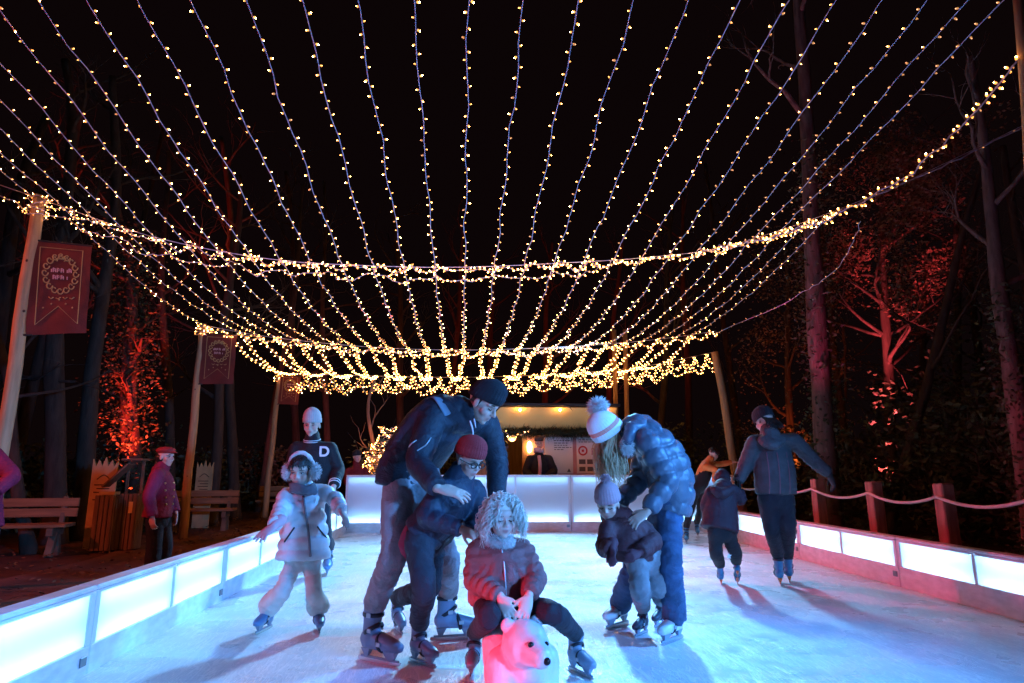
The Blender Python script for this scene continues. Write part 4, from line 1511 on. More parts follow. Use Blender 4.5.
for i, (tl_, tr_, bl_, br_, Y) in enumerate(bans):
    A, Bq, Cq, D = P(*tl_, Y), P(*tr_, Y + .12), P(*bl_, Y), P(*br_, Y + .12)
    org = A.copy()
    m = MB()

    def uv(u, w, off=0.0):
        p = lerp(lerp(A, Bq, u), lerp(Cq, D, u), w)
        return p + V((0, -1, 0)) * (off + .012 * math.sin(u * 7 + w * 3) * w + .01 * math.sin(w * 9))
    nu, nw = 14, 18
    vs = [uv(u / nu, w / nw) for w in range(nw + 1) for u in range(nu + 1)]
    # swallow tail at the foot
    for u in range(nu + 1):
        vs[nw * (nu + 1) + u] = uv(u / nu, 1.0)
    vs2 = [p + V((0, .006, 0)) for p in vs]
    fs = []
    for w in range(nw):
        for u in range(nu):
            o = w * (nu + 1) + u
            fs.append((o, o + 1, o + nu + 2, o + nu + 1))
    nn = len(vs)
    m.add(vs + vs2, fs + [tuple(q + nn for q in reversed(f)) for f in fs])
    bo = m.build('pennant', BANM, None, org, True)
    tag(bo, BL[i], 'pennant', 'maroon pennants')

    def line(pts, r, mt, nm):
        mm = MB()
        pp = [uv(u, w, .006) for u, w in pts]
        mm.tube(pp, [r] * len(pp), 5)
        return mm.build(nm, mt, bo, org)
    bw = (Bq - A).length
    r = .0045 * bw / .5
    line([(.14, .07), (.86, .07), (.86, .90), (.5, .70), (.14, .90), (.14, .07)], r, GOLD, 'border')
    # gold crest: wreath of scrolls, crown and a band of lettering strokes
    cr = MB()
    cx, cy, rx, ry = .5, .34, .26, .19
    for kk in range(16):
        a = 2 * math.pi * kk / 16
        c2 = (cx + rx * math.cos(a), cy + ry * math.sin(a))
        pp = [uv(c2[0] + .06 * math.cos(q) * (1 - q / 9), c2[1] + .045 * math.sin(q) * (1 - q / 9), .006) for q in [j * .6 for j in range(11)]]
        cr.tube(pp, [r * 1.5] * len(pp), 5)
    for kk in range(3):
        c2 = (.4 + .1 * kk, .16 - (.02 if kk == 1 else 0))
        cr.tube([uv(c2[0] - .04, c2[1] + .05, .006), uv(c2[0], c2[1], .006), uv(c2[0] + .04, c2[1] + .05, .006)], [r * 1.6] * 3, 5)
    for kk in range(4):
        cr.tube([uv(.32 + .12 * kk, .60 + .01 * (kk % 2), .006), uv(.36 + .12 * kk, .62, .006), uv(.40 + .12 * kk, .60, .006)], [r * 1.2] * 3, 5)
    for kk in range(5):
        cr.ell(uv(.25 + .125 * kk, .72 - .09 * (1 - abs(kk - 2) / 2), .008), (r * 2.2, r * 1.2, r * 2.2), None, 6)
    cr.build('crest', GOLD, bo, org, True)
    lt = MB()
    for row, (w0, n_) in enumerate(((.31, 6), (.385, 4))):
        for kk in range(n_):
            u0 = .5 + (kk - (n_ - 1) / 2) * .066
            for (a_, b_) in (((-.02, .022), (-.02, -.022)), ((-.02, -.022), (.018, -.01)), ((.018, -.01), (.018, .022)), ((-.02, .0), (.018, .004))):
                if (kk * 7 + row * 3 + int(a_[0] * 1000)) % 4 == 0:
                    continue
                lt.tube([uv(u0 + a_[0], w0 + a_[1], .009), uv(u0 + b_[0], w0 + b_[1], .009)], [r * 1.2] * 2, 5)
    lt.build('lettering', PINKT, bo, org)
    # bracket arms
    for (u, w) in ((0, .0), (0, 1.0)):
        mm = MB()
        e = uv(u, w)
        pa, pt = poles[i]
        s_ = (e.z - pa.z) / (pt.z - pa.z)
        mm.tube([lerp(pa, pt, s_), e, uv(1.0 if w == 0 else .1, w, -.004)], [.012] * 3, 6)
        mm.build('bracket', mat('iron_dark', (.05, .04, .04), .5, metal=.5), bo, org)

# ------------------------------------------------------------------ benches, bins and crown topped boards
BEN = mat('bench_wood', (.20, .10, .045), .7, .4, 24, .3, 3, stretch=(.6, 6, 6))
BLEG = mat('bench_leg', (.12, .08, .05), .8, .4, 30, .3, 5)


def bench(c, rot, L, label, scale=1.0):
    root = empty('park_bench', c, label, 'bench', 'timber benches')
    root.rotation_euler = (0, 0, rot)
    root.scale = (scale,) * 3
    for kk in range(3):
        m = MB()
        m.box((0, -.16 + kk * .15, .45), (L, .135, .05), None, 0, .008)
        m.build('seat', BEN, root)
    for kk in range(2):
        m = MB()
        m.box((0, .235 + .02 * kk, .62 + kk * .15), (L, .035, .13), Matrix.Rotation(-.12, 3, 'X'), 0, .006)
        m.build('backrest', BEN, root)
    for sx in (-1, 1):
        m = MB()
        m.box((sx * L * .36, .0, .36), (.09, .46, .12), None, 0, .01)
        m.bar((sx * L * .36, -.02, .34), (sx * L * .36, -.15, 0), .10, .10, 0, .01)
        m.bar((sx * L * .36, .05, .34), (sx * L * .36, .16, 0), .10, .10, 0, .01)
        m.bar((sx * L * .36, .18, .3), (sx * L * .36, .29, .86), .07, .05, 0, .008)
        m.build('trestle', BLEG, root)
    return root


b1 = G(18, 560, ZG)
bench((b1.x - .25, b1.y + .25, ZG), rad(12), 1.4, 'timber bench with slatted back at the left edge, nearest the camera')
bench((P(203, 500, 14.2).x, 14.2, ZG), rad(8), 1.3, 'timber bench behind the woman in the red cap')
bench((P(283, 490, 18.2).x, 18.2, ZG), rad(6), 1.3, 'distant timber bench behind the young man')

CRB = mat('crown_board', (.45, .29, .13), .7, .2, 20, .2, 4)
for (px, Y, pt, pb, w, lab) in ((101, 11.35, 459, 500, .40, 'tall pale board with notched crown top behind the litter bins'),
                                (203, 15.2, 462, 490, .36, 'pale board with notched crown top behind the second bench')):
    c = P(px, pb, Y)
    zt = P(px, pt, Y).z
    h = zt - ZG
    org = V((c.x, Y, ZG))
    prof = [(-.5, 0), (.5, 0), (.5, h), (.36, h - .13), (.26, h - .015), (.12, h - .12), (0, h + .03), (-.12, h - .12), (-.26, h - .015), (-.36, h - .13), (-.5, h)]
    m = MB()
    m.prism([org + V((a * w, 0, q)) for a, q in prof], V((0, .03, 0)))
    so = m.build('crown_sign', CRB, None, org)
    tag(so, lab, 'sign', 'crown topped boards')
    m = MB()
    for kk in range(5):
        m.box(org + V((-.01 + .02 * (kk % 2), -.006, h - .42 - .06 * kk)), (w * (.5 if kk % 2 else .62), .006, .018))
    m.chain([org + V((-.1, -.004, h - .33)), org + V((0, -.004, h - .26)), org + V((.1, -.004, h - .33))], [.008] * 3, 4, 6)
    m.build('lettering', mat('sign_ink', (.08, .04, .02), .7), so, org)
BOX = mat('bin_wood', (.16, .09, .055), .8, .4, 24, .3, 4, stretch=(6, 6, .6))
DRK = mat('bin_dark', (.01, .01, .01), .9)
for (x0, x1, ptop, pbot, Y, lab, roof) in ((88, 112, 497, 535, 10.6, 'slatted wooden litter bin on the left with sloping lid arm', True),
                                           (113, 135, 495, 532, 10.75, 'slatted wooden litter bin on the right with small paper notice', False)):
    a, b = P(x0, pbot, Y), P(x1, ptop, Y)
    w, h, org = b.x - a.x, b.z - ZG, V(((a.x + b.x) / 2, Y, ZG))
    root = empty('litter_bin', org, lab, 'bin', 'wooden litter bins')
    m = MB()
    m.box((0, .22, h / 2 + .0), (w - .05, w - .05, h - .02))
    m.build('liner', DRK, root)
    m = MB()
    ns = 4
    for s_ in range(4):
        rt_ = Matrix.Rotation(s_ * math.pi / 2, 3, 'Z')
        for kk in range(ns):
            m.box(V((0, .22, 0)) + rt_ @ V(((kk - (ns - 1) / 2) * w / ns, -w / 2, h / 2 + .03)), (w / ns - .012, .022, h - .03), rt_, 0, .004)
    m.build('slat_panel', BOX, root)
    if not roof:
        m = MB()
        m.box((w * .2, .22 - w / 2 - .014, h * .78), (w * .22, .004, h * .2))
        m.build('notice', mat('paper_yellow', (.6, .42, .15), .7), root)
        for sx in (-1, 1):
            m = MB()
            m.box((sx * (w / 2 - .02), .22, h + .28), (.035, .035, .52))
            m.build('upright', BOX, root)
        m = MB()
        m.box((-.02, .22, h + .55), (w + .05, w + .02, .035), None, 0, .006)
        m.build('roof', BOX, root)
    else:
        m = MB()
        m.bar((-w / 2 + .05, .22, h + .15), (w / 2 + .12, .22, h + .5), w * .8, .03, 0, .005)
        m.build('lid', BOX, root)
        m = MB()
        m.box((0, .2, h + .05), (w * .85, w * .6, .05), None, 0, .006)
        m.build('rim', mat('rim_pale', (.4, .28, .13), .7), root)

# ------------------------------------------------------------------ kiosk behind the far end
KY = 13.5
kx0, kx1 = P(478, 440, KY).x, P(606, 440, KY).x
SOF = mat('kiosk_canvas', (.66, .46, .16), .8, .15, 30, .1, 2)
KW = mat('kiosk_wall', (.62, .30, .32), .7, .2, 20, .1, 3)
KWD = mat('kiosk_timber', (.34, .19, .08), .7, .3, 22, .25, 4, stretch=(5, 5, .6))
korg = V(((kx0 + kx1) / 2, KY, ZG))
ki = empty('kiosk', korg, 'lit wooden kiosk with pale canvas canopy and pink front behind the far boards', 'kiosk')


def KB(name, mt, boxes, bev=0.0, parent=ki):
    m = MB()
    for (x0, x1, y0, y1, z0, z1) in boxes:
        m.box(V(((x0 + x1) / 2, (y0 + y1) / 2, (z0 + z1) / 2)) - korg, (x1 - x0, y1 - y0, z1 - z0), None, 0, bev)
    return m.build(name, mt, parent)


zs_t, zs_b = P(560, 406, KY - .7).z, P(560, 436, KY).z
xd0, xd1 = P(497, 440, KY).x, P(527, 440, KY).x       # doorway
KB('front_wall', KW, [(xd1, kx1, KY, KY + .08, ZG, zs_b + .25)])
KB('side_wall', KWD, [(kx0, kx0 + .08, KY, KY + 2.6, ZG, zs_b + .3), (kx1 - .08, kx1, KY + .081, KY + 2.6, ZG, zs_b + .3)])
KB('back_wall', KWD, [(kx0 + .081, kx1 - .081, KY + 2.5, KY + 2.58, ZG, zs_b + .25)])
KB('floor', KWD, [(kx0, kx1, KY + .081, KY + 2.5, ZG - .02, ZG + .08)])
KB('door_frame', KWD, [(kx0 + .081, xd0, KY, KY + .09, ZG, zs_b + .25), (xd1 - .10, xd1 - .002, KY - .02, KY + .14, ZG, zs_b + .1), (xd0 + .02, xd0 + .10, KY - .02, KY + .14, ZG, zs_b + .1)])
m = MB()
zr = zs_t
m.prism([V((kx0 - .25, KY - .75, zr)) - korg, V((kx0 - .25, KY + 1.0, zr + .05)) - korg, V((kx0 - .25, KY + 2.8, zr)) - korg,
         V((kx0 - .25, KY + 2.8, zr + .06)) - korg, V((kx0 - .25, KY + 1.0, zr + .11)) - korg, V((kx0 - .25, KY - .75, zr + .05)) - korg], V((kx1 - kx0 + .4, 0, 0)))
m.build('roof', mat('roof_dark', (.03, .025, .025), .8), ki)
# canvas valance: a sloping cloth from the eave down to the wall head
m = MB()
m.prism([V((kx0 - .2, KY - .62, zr - .012)) - korg, V((kx0 - .2, KY - .02, zs_b + .05)) - korg, V((kx0 - .2, KY - .02, zs_b + .03)) - korg, V((kx0 - .2, KY - .64, zr - .03)) - korg], V((kx1 - kx0 + .3, 0, 0)))
m.build('canopy', SOF, ki)
for lx in (520, 560, 605):  # lamps added at the eave to brighten the canopy and the attendant
    m = MB()
    m.ell(P(lx, 410, KY - .72) - korg, (.018, .018, .022), None, 10)
    m.build('canopy_fill_lamp', emit('fill_canopy', (1.0, .42, .10), 420), ki, None, True)
m = MB()
m.bar(P(568, 405, KY - .66) - korg, P(583, 426, KY - .12) - korg, .07, .06)
m.bar(P(500, 405, KY - .66) - korg, P(488, 426, KY - .12) - korg, .07, .06)
m.build('brace', mat('roof_dark', (.03, .025, .025), .8), ki)
# warm lamp inside the doorway
LAMPM = emit('lamp_warm', (1.0, .50, .14), 22)
m = MB()
m.ell(P(529.5, 447, KY - .07) - korg, (.055, .05, .12), None, 12)
m.build('wall_lamp', LAMPM, ki, None, True)
m = MB()
m.ell(V((lerp(P(512, 437, KY + 1.0), P(512, 437, KY + 1.0), 0))) - korg, (.10, .10, .10), None, 12)
m.build('ceiling_lamp', emit('lamp_kiosk', (1.0, .46, .12), 14), ki, None, True)
# notice boards
NB = mat('notice_white', (.72, .72, .78), .5)
INK = mat('notice_ink', (.10, .10, .13), .6)
REDI = mat('notice_red', (.5, .03, .05), .6)
for (x0, x1, y0, y1, typ) in ((545, 572.5, 437, 473.5, 0), (577, 603, 437, 473.5, 1)):
    a, b = P(x0, y1, KY - .03), P(x1, y0, KY - .03)
    w, h = b.x - a.x, b.z - a.z
    c = V(((a.x + b.x) / 2, KY - .03, (a.z + b.z) / 2))
    m = MB()
    m.box(c, (w, .02, h), None, 0, .003)
    no_ = m.build('notice_board', NB, None, c)
    tag(no_, ['white notice board with a few lines of small print beside the woman in pink scarf', 'white notice board with red ring and picture tiles behind the white bobble hat'][typ], 'notice board', 'kiosk notice boards')
    m = MB()
    nr = random.Random(4 + typ)
    if typ == 0:
        for (zz, n_) in ((.40, 6), (.33, 4), (.27, 5), (.21, 5), (.15, 3)):
            x = -.1
            for kk in range(n_):
                l = nr.uniform(.03, .07)
                m.box(c + V((x * w / .6 + l / 2, -.013, zz * h)), (l, .004, .016))
                x += l + .02
        m.prism([c + V((w * .28, -.011, -h * .46)), c + V((w * .42, -.011, -h * .46)), c + V((w * .35, -.011, -h * .36))], V((0, -.004, 0)))
    else:
        for (zz, n_) in ((.42, 6), (.36, 6)):
            x = -.42 * w
            for kk in range(n_):
                l = nr.uniform(.03, .07)
                m.box(c + V((x + l / 2, -.013, zz * h)), (l, .004, .014))
                x += l + .018
        for (u, q, s_) in ((-.3, -.18, .16), (0, -.18, .16), (.3, -.18, .16), (-.3, -.38, .15), (.0, -.38, .15), (.3, -.38, .15)):
            m.box(c + V((u * w, -.013, q * h)), (s_ * w * 1.5, .004, s_ * h * .8))
    m.build('lettering', INK, no_, c)
    if typ == 1:
        m = MB()
        cc = c + V((-.27 * w, -.013, .12 * h))
        m.tube([cc + V((.085 * math.cos(q), 0, .085 * math.sin(q))) for q in [2 * math.pi * i / 20 for i in range(21)]], [.016] * 21, 6)
        m.box(cc, (.05, .006, .05))
        m.build('emblem', REDI, no_, c)
        m = MB()
        m.box(c + V((.2 * w, -.013, .1 * h)), (.3 * w, .004, .2 * h))
        m.build('picture', mat('picture_pink', (.5, .25, .3), .6), no_, c)
# somebody inside the doorway, only a dim silhouette
Y = 14.2
rt, og, H, jo = person(
    'dim figure in a dark red coat standing inside the kiosk doorway',
    P(504, 446, Y), (.9, -.3, 0), .22, P(503, 455, Y), [P(503, 460, Y - .19), P(503, 460, Y + .19)], [P(502, 474, Y - .22), P(502, 474, Y + .22)], [P(506, 484, Y - .2), P(506, 484, Y + .2)],
    [(P(503, 500, Y), .2, .15), (P(503, 480, Y), .2, .15), (P(503, 468, Y), .2, .14), (P(503, 460, Y), .17, .11), (P(503, 456, Y), .09, .08)],
    [P(503, 502, Y - .08), P(503, 502, Y + .08)], [P(503, 512, Y - .08), P(503, 512, Y + .08)], None, MAG, MATS['leggings_dark'],
    hands=(dict(d=(.5, 0, -1), n=(0, -1, 0), s=.17), dict(d=(.5, 0, -1), n=(0, 1, 0), s=.17)), feet=(V((P(503, 520, Y - .08).x, Y - .08, ZG + .12)), V((P(503, 520, Y).x, Y + .08, ZG + .12))),
    voxel=.016, bvox=.009, eyes=False, seed=30, base=V((P(503, 520, Y).x, Y, ZG)))
mb = MB()
mb.ell(H(0, -.07, .12), [.375 * .22, .47 * .22, .42 * .22], H.rot, 16)
mb.build('hair', MATS['hair_dark'], rt, og, True)

# fir garland along the canopy edge
FIR = mat('fir_green', (.010, .018, .011), .7, var=.4, vscale=8)
gl_a, gl_b = P(492, 431, KY - .16), P(612, 430, KY - .16)
m = MB()
fr = random.Random(8)
path = [lerp(gl_a, gl_b, t / 40) + V((0, 0, -.05 * abs(math.sin(t * .31)))) for t in range(41)]
m.tube(path, [.06] * 41, 6)
for p in path:
    for kk in range(80):
        d = V((fr.gauss(0, 1), fr.gauss(0, .8), fr.gauss(0, 1))).normalized()
        c = p + V((fr.uniform(-.05, .05), 0, 0))
        l = fr.uniform(.10, .27)
        a_, b_ = perp_frame(d)
        w = .007
        m.add([c + a_ * w, c - a_ * w * .5 + b_ * w, c - a_ * w * .5 - b_ * w, c + d * l], [(0, 1, 3), (1, 2, 3), (2, 0, 3), (0, 2, 1)])
ga = m.build('fir_garland', FIR, None, gl_a, False)
tag(ga, 'dark fir garland draped along the kiosk canopy', 'garland')


# ================================================================== TREES
BARK = mat('bark', (.05, .034, .025), .9, .9, 22, .4, 4, stretch=(3, 3, .6))
BARK2 = mat('bark_pale', (.12, .085, .075), .9, .9, 26, .4, 5, stretch=(3, 3, .5))
IVY = mat('ivy_leaf', (.035, .055, .025), .5, var=.4, vscale=5)
LEAF = mat('holly_leaf', (.05, .06, .03), .5, var=.5, vscale=3)
BEECH = mat('beech_leaf', (.16, .09, .05), .6, var=.5, vscale=3)


def leaf_cards(m, pts, size, rnd, jitter=.06):
    for p in pts:
        s_ = size * rnd.uniform(.6, 1.3)
        a = V((rnd.gauss(0, 1), rnd.gauss(0, 1), rnd.gauss(0, .6))).normalized()
        b = a.orthogonal().normalized()
        q = Matrix.Rotation(rnd.uniform(0, 6.28), 3, a)
        b = q @ b
        c = V(p) + V((rnd.gauss(0, jitter), rnd.gauss(0, jitter), rnd.gauss(0, jitter)))
        n = a.cross(b)
        m.add([c - a * s_, c + b * s_ * .55 + n * s_ * .15, c + a * s_, c - b * s_ * .55 + n * s_ * .15], [(0, 1, 2), (0, 2, 3)])


def limb(m, a, d, l, r, depth, rnd, tips, wig=.18):
    pts, rr = [V(a)], [r]
    p, dd = V(a), V(d).normalized()
    n = 6
    for i in range(n):
        dd = (dd + V((rnd.gauss(0, wig), rnd.gauss(0, wig), rnd.gauss(.04, wig * .6)))).normalized()
        p = p + dd * l / n
        pts.append(p)
        rr.append(r * (1 - .75 * (i + 1) / n))
        if depth > 0 and i >= 1 and rnd.random() < .75:
            q = (dd + V((rnd.gauss(0, .7), rnd.gauss(0, .7), rnd.gauss(.15, .4)))).normalized()
            limb(m, p, q, l * rnd.uniform(.4, .62), rr[-1] * .65, depth - 1, rnd, tips, wig)
        if depth == 0:
            tips.append(p)
    m.tube(pts, rr, 5 if r < .03 else 8)


def tree(name, base, top, r0, label, seed, group=None, bark=BARK, limbs=7, depth=2, start=.45, llen=2.2, ivy=None, leaves=None, bend=.12, cat='tree'):
    rnd = random.Random(seed)
    base, top = V(base), V(top)
    root = empty(name, base, label, cat, group)
    n = 12
    pts = [lerp(base, top, i / n) + V((bend * math.sin(i * .7 + seed), bend * math.cos(i * .55 + seed), 0)) * (i / n) - base for i in range(n + 1)]
    rr = [r0 * (1.25 if i == 0 else 1 - .62 * i / n) for i in range(n + 1)]
    m = MB()
    m.tube(catmull(pts, 3), catmull(rr, 3), 14)
    for i, v in enumerate(m.v):
        ax = pts[min(n, int(max(0, v.z) / max(.1, (top - base).z) * n))]
        k_ = noise.noise(V((v.x * 4, v.y * 4, v.z * 1.2)) + V((seed, 0, 0)))
        m.v[i] = v + (v - V((ax.x, ax.y, v.z))) * .18 * k_
    m.build('trunk', bark, root, None, True)
    tips = []
    m = MB()
    for i in range(limbs):
        t = start + (1 - start) * (i + rnd.random()) / limbs
        p = pts[min(n, int(t * n))]
        an = rnd.uniform(0, 6.28)
        limb(m, p, V((math.cos(an), math.sin(an), rnd.uniform(.3, 1.1))), llen * rnd.uniform(.6, 1.2) * (1.2 - .5 * t), r0 * .42 * (1.1 - .6 * t), depth, rnd, tips)
    if m.v:
        m.build('crown', bark, root, None, True)
    if ivy:
        m = MB()
        pp = []
        for i in range(ivy[0]):
            t = rnd.random() ** 1.3 * ivy[1]
            k_ = t * n
            c = lerp(pts[int(k_)], pts[min(n, int(k_) + 1)], k_ - int(k_))
            an = rnd.uniform(0, 6.28)
            rad_ = r0 * (1.1 - .5 * t) + abs(rnd.gauss(0, ivy[2]))
            pp.append(c + V((math.cos(an) * rad_, math.sin(an) * rad_, 0)))
        leaf_cards(m, pp, ivy[3], rnd, .03)
        m.build('ivy', IVY, root)
    if leaves:
        m = MB()
        pp = []
        for i in range(leaves[0]):
            t_ = rnd.choice(tips)
            pp.append(t_ + V((rnd.gauss(0, leaves[2]), rnd.gauss(0, leaves[2]), rnd.gauss(0, leaves[2]))))
        leaf_cards(m, pp, leaves[1], rnd, .05)
        m.build('leaves', leaves[3], root)
    return root


def gp(px, Y):
    p = P(px, 480, Y)
    return V((p.x, Y, ZG - .05))


# right hand side
tree('ivy_clad_tree', gp(826, 11.0), P(790, -120, 11.4), .20, 'tall thick ivy footed trunk beside the parka wearer, glowing magenta', 3, None, BARK2, 5, 2, .6, 2.6, (1500, .55, .10, .045))
tree('ivy_clad_tree', gp(1024, 8.3), P(972, 60, 8.8), .15, 'slender ivy covered trunk nearest the rope posts', 8, None, BARK2, 6, 2, .5, 1.8, (1600, .5, .10, .04))
tree('leaning_tree', gp(880, 12.5), P(985, 150, 11.5), .12, 'thin leaning trunk crossing in front of the red lit leaves', 5, None, BARK, 6, 3, .35, 2.2)
tree('red_lit_tree', gp(888, 14.5), P(880, 170, 14.8), .15, 'leafy tree lit bright red from below behind the rope posts', 12, None, BARK, 15, 3, .40, 2.6, None, (11000, .05, .16, BEECH))
tree('red_lit_tree', gp(790, 17.0), P(785, 230, 17.0), .12, 'sparse leafy tree with orange flecks behind the parka wearer', 14, None, BARK, 14, 2, .15, 1.6, None, (2200, .045, .28, BEECH))
# left hand side
for i, (px, Y, tpx, tpy, r_, lb) in enumerate(((62, 12.2, 66, 60, .19, 'broad dark upright trunk behind the nearest bench'),
                                               (88, 12.8, 120, 80, .17, 'dark leaning trunk between the nearest bench and the litter bins'),
                                               (42, 10.8, -20, 250, .10, 'thin bowed trunk close behind the nearest bench'))):
    tree('bare_tree', gp(px, Y), P(tpx, tpy, Y), r_, lb, 20 + i, 'bare trees behind the benches', BARK, 7, 2, .5, 2.0)
tree('red_lit_tree', gp(143, 14.6), P(122, 210, 14.8), .22, 'ivy wrapped tree glowing red beyond the litter bins', 27, None, BARK, 5, 3, .3, 1.3, (5200, .95, .34, .045))
bgt = [(175, 17, .13), (215, 16.0, .14), (238, 17.5, .15), (262, 21, .13), (10, 16, .16), (-40, 13, .2), (115, 19, .13), (330, 22, .12), (300, 24, .16), (405, 23, .15), (440, 26, .14),
       (655, 20, .14), (690, 24, .16), (745, 22, .14), (850, 19, .14), (915, 18, .12), (955, 15, .13), (1060, 12, .16), (540, 27, .17), (600, 26, .15), (490, 30, .18), (1000, 22, .18)]
for i, (px, Y, r_) in enumerate(bgt):
    rr_ = random.Random(100 + i)
    tree('bare_tree', gp(px, Y), P(px, 330, Y) + V((rr_.uniform(-1.2, 1.2), 0, rr_.uniform(3.5, 7))), r_, 'bare winter tree standing in the dark wood round the rink', 50 + i, 'bare trees of the dark wood', BARK, 8, 2, .35, 2.4)
tree('slim_tree', gp(375, 14.2), P(373, 380, 14.2), .07, 'slim pale trunk lit orange left of the bending man', 61, None, BARK2, 3, 1, .5, 1.0)
for i, px in enumerate((617, 628)):
    a, b = gp(px, 16.5), P(px - 3, 330, 16.5)
    m = MB()
    m.tube([lerp(a, b, j / 6) for j in range(7)], [.06] * 7, 12)
    tag(m.build('timber_pole', POLE, None, a, True), ['left one of two orange lit timber poles behind the kiosk', 'right one of two orange lit timber poles behind the kiosk'][i], 'pole', 'poles behind the kiosk')


def bush(c, rx, ry, rz, n, size, m_, label, seed, name='evergreen_bush', group=None):
    rnd = random.Random(seed)
    root = empty(name, c, label, 'bush', group)
    st = MB()
    tips = []
    for i in range(9):
        an = rnd.uniform(0, 6.28)
        limb(st, V((0, 0, 0)), V((math.cos(an) * .6, math.sin(an) * .6, 1)), rz * 1.6, .035, 1, rnd, tips)
    st.build('stem', BARK, root, None, True)
    m = MB()
    cl = [V((rnd.gauss(0, .45) * rx, rnd.gauss(0, .45) * ry, rnd.uniform(.15, 1.9) * rz)) for _ in range(34)]
    pp = []
    for i in range(n):
        c0 = rnd.choice(cl)
        pp.append(c0 + V((rnd.gauss(0, .16) * rx, rnd.gauss(0, .16) * ry, rnd.gauss(0, .14) * rz)))
    leaf_cards(m, pp, size, rnd, .04)
    m.build('leaves', m_, root)
    return root


for i, (px, Y, rx, rz) in enumerate(((870, 12.8, 1.5, 1.1), (960, 11.0, 1.4, 1.3), (1040, 9.8, 1.3, 1.5), (790, 15.5, 1.6, 1.2), (700, 18.5, 2.0, 1.3), (920, 15.5, 2.0, 2.0), (1010, 13.5, 1.8, 2.4),
                                     (20, 14.5, 1.5, .9), (170, 19, 1.8, 1.0), (255, 22, 2.0, 1.0), (440, 21, 1.8, .9))):
    bush(gp(px, Y), rx, rx * .8, rz, 1700, .075, LEAF, 'dark evergreen bush in the wood round the rink', 200 + i, 'evergreen_bush', 'dark evergreen bushes')

# ================================================================== FAIRY LIGHTS
WIRE = mat('wire_lilac', (.60, .52, .72), .45, spec=.5)
AMBER = emit('bulb_amber_halo', (1.0, .38, .07), 2.0)  # glowing shell round the core stands in for the bulb's orange halo
AMBD = emit('bulb_amber_halo_dim', (1.0, .42, .12), .55)
BULBS = [emit('bulb_bright', (1.0, .46, .13), 170), emit('bulb_warm', (1.0, .42, .11), 60), emit('bulb_soft', (1.0, .38, .09), 16)]
BDIM = emit('bulb_dim', (1.0, .40, .20), 3.0)
SOCK = mat('bulb_socket', (.35, .30, .42), .4)


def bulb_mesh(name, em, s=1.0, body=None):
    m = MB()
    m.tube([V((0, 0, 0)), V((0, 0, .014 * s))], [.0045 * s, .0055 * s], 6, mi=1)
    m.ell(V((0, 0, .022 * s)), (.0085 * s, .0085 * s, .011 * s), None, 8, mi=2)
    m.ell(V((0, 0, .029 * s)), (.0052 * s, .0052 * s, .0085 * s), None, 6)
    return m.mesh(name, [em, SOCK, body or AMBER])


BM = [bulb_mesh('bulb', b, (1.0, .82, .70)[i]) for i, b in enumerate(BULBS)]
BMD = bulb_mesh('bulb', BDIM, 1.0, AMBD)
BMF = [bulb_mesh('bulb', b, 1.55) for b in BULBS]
rb = random.Random(42)


def orient(o, d):
    o.rotation_mode = 'QUATERNION'
    o.rotation_quaternion = V((0, 0, 1)).rotation_difference(d)


def resample(pts, step, jit=.25):
    out, acc = [], 0
    nxt = step * rb.random()
    for a, b in zip(pts[:-1], pts[1:]):
        L = (b - a).length
        while nxt <= acc + L:
            out.append((a + (b - a) * ((nxt - acc) / max(L, 1e-6)), (b - a).normalized()))
            nxt += step * (1 + rb.uniform(-jit, jit))
        acc += L
    return out


def light_string(pts, label, group, step, meshes, wire_r=.0035, merged=False, dim=0.0, kinks=.01, name='light_string', scale=1.0, lim=100):
    pts = [V(p) + V((rb.gauss(0, kinks), rb.gauss(0, kinks) * .6, rb.gauss(0, kinks))) for p in pts]
    org = pts[0].copy()
    m = MB()
    m.tube(pts, [wire_r] * len(pts), 5)
    o = m.build(name, WIRE, None, org, True)
    tag(o, label, 'light string', group)
    bs = resample(pts, step)
    sgn = 1
    rest = MB()
    for i, (p, t) in enumerate(bs):
        a, b = perp_frame(t)
        sgn = -sgn
        d = (a * sgn + b * rb.gauss(0, .5) + t * rb.uniform(-.3, .6)).normalized()
        if merged or i >= lim:
            s_ = .0072 * scale
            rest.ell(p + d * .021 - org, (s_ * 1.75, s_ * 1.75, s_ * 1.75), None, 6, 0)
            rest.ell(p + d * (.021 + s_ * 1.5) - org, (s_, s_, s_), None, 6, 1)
            continue
        me = BMD if rb.random() < max(dim, .07) else meshes[0 if rb.random() < .22 else 1 if rb.random() < .65 else 2]
        q = link('bulb', me, o, p - org)
        orient(q, d)
    if rest.v:
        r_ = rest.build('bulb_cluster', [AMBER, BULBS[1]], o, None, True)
        r_['kind'] = 'stuff'
    return o


def curve_at(ctrl, x):
    """point of a cable (list of control points sorted by x) at the given x"""
    for a, b in zip(ctrl[:-1], ctrl[1:]):
        if a.x <= x <= b.x:
            return a + (b - a) * ((x - a.x) / (b.x - a.x))
    return ctrl[0].copy() if x < ctrl[0].x else ctrl[-1].copy()


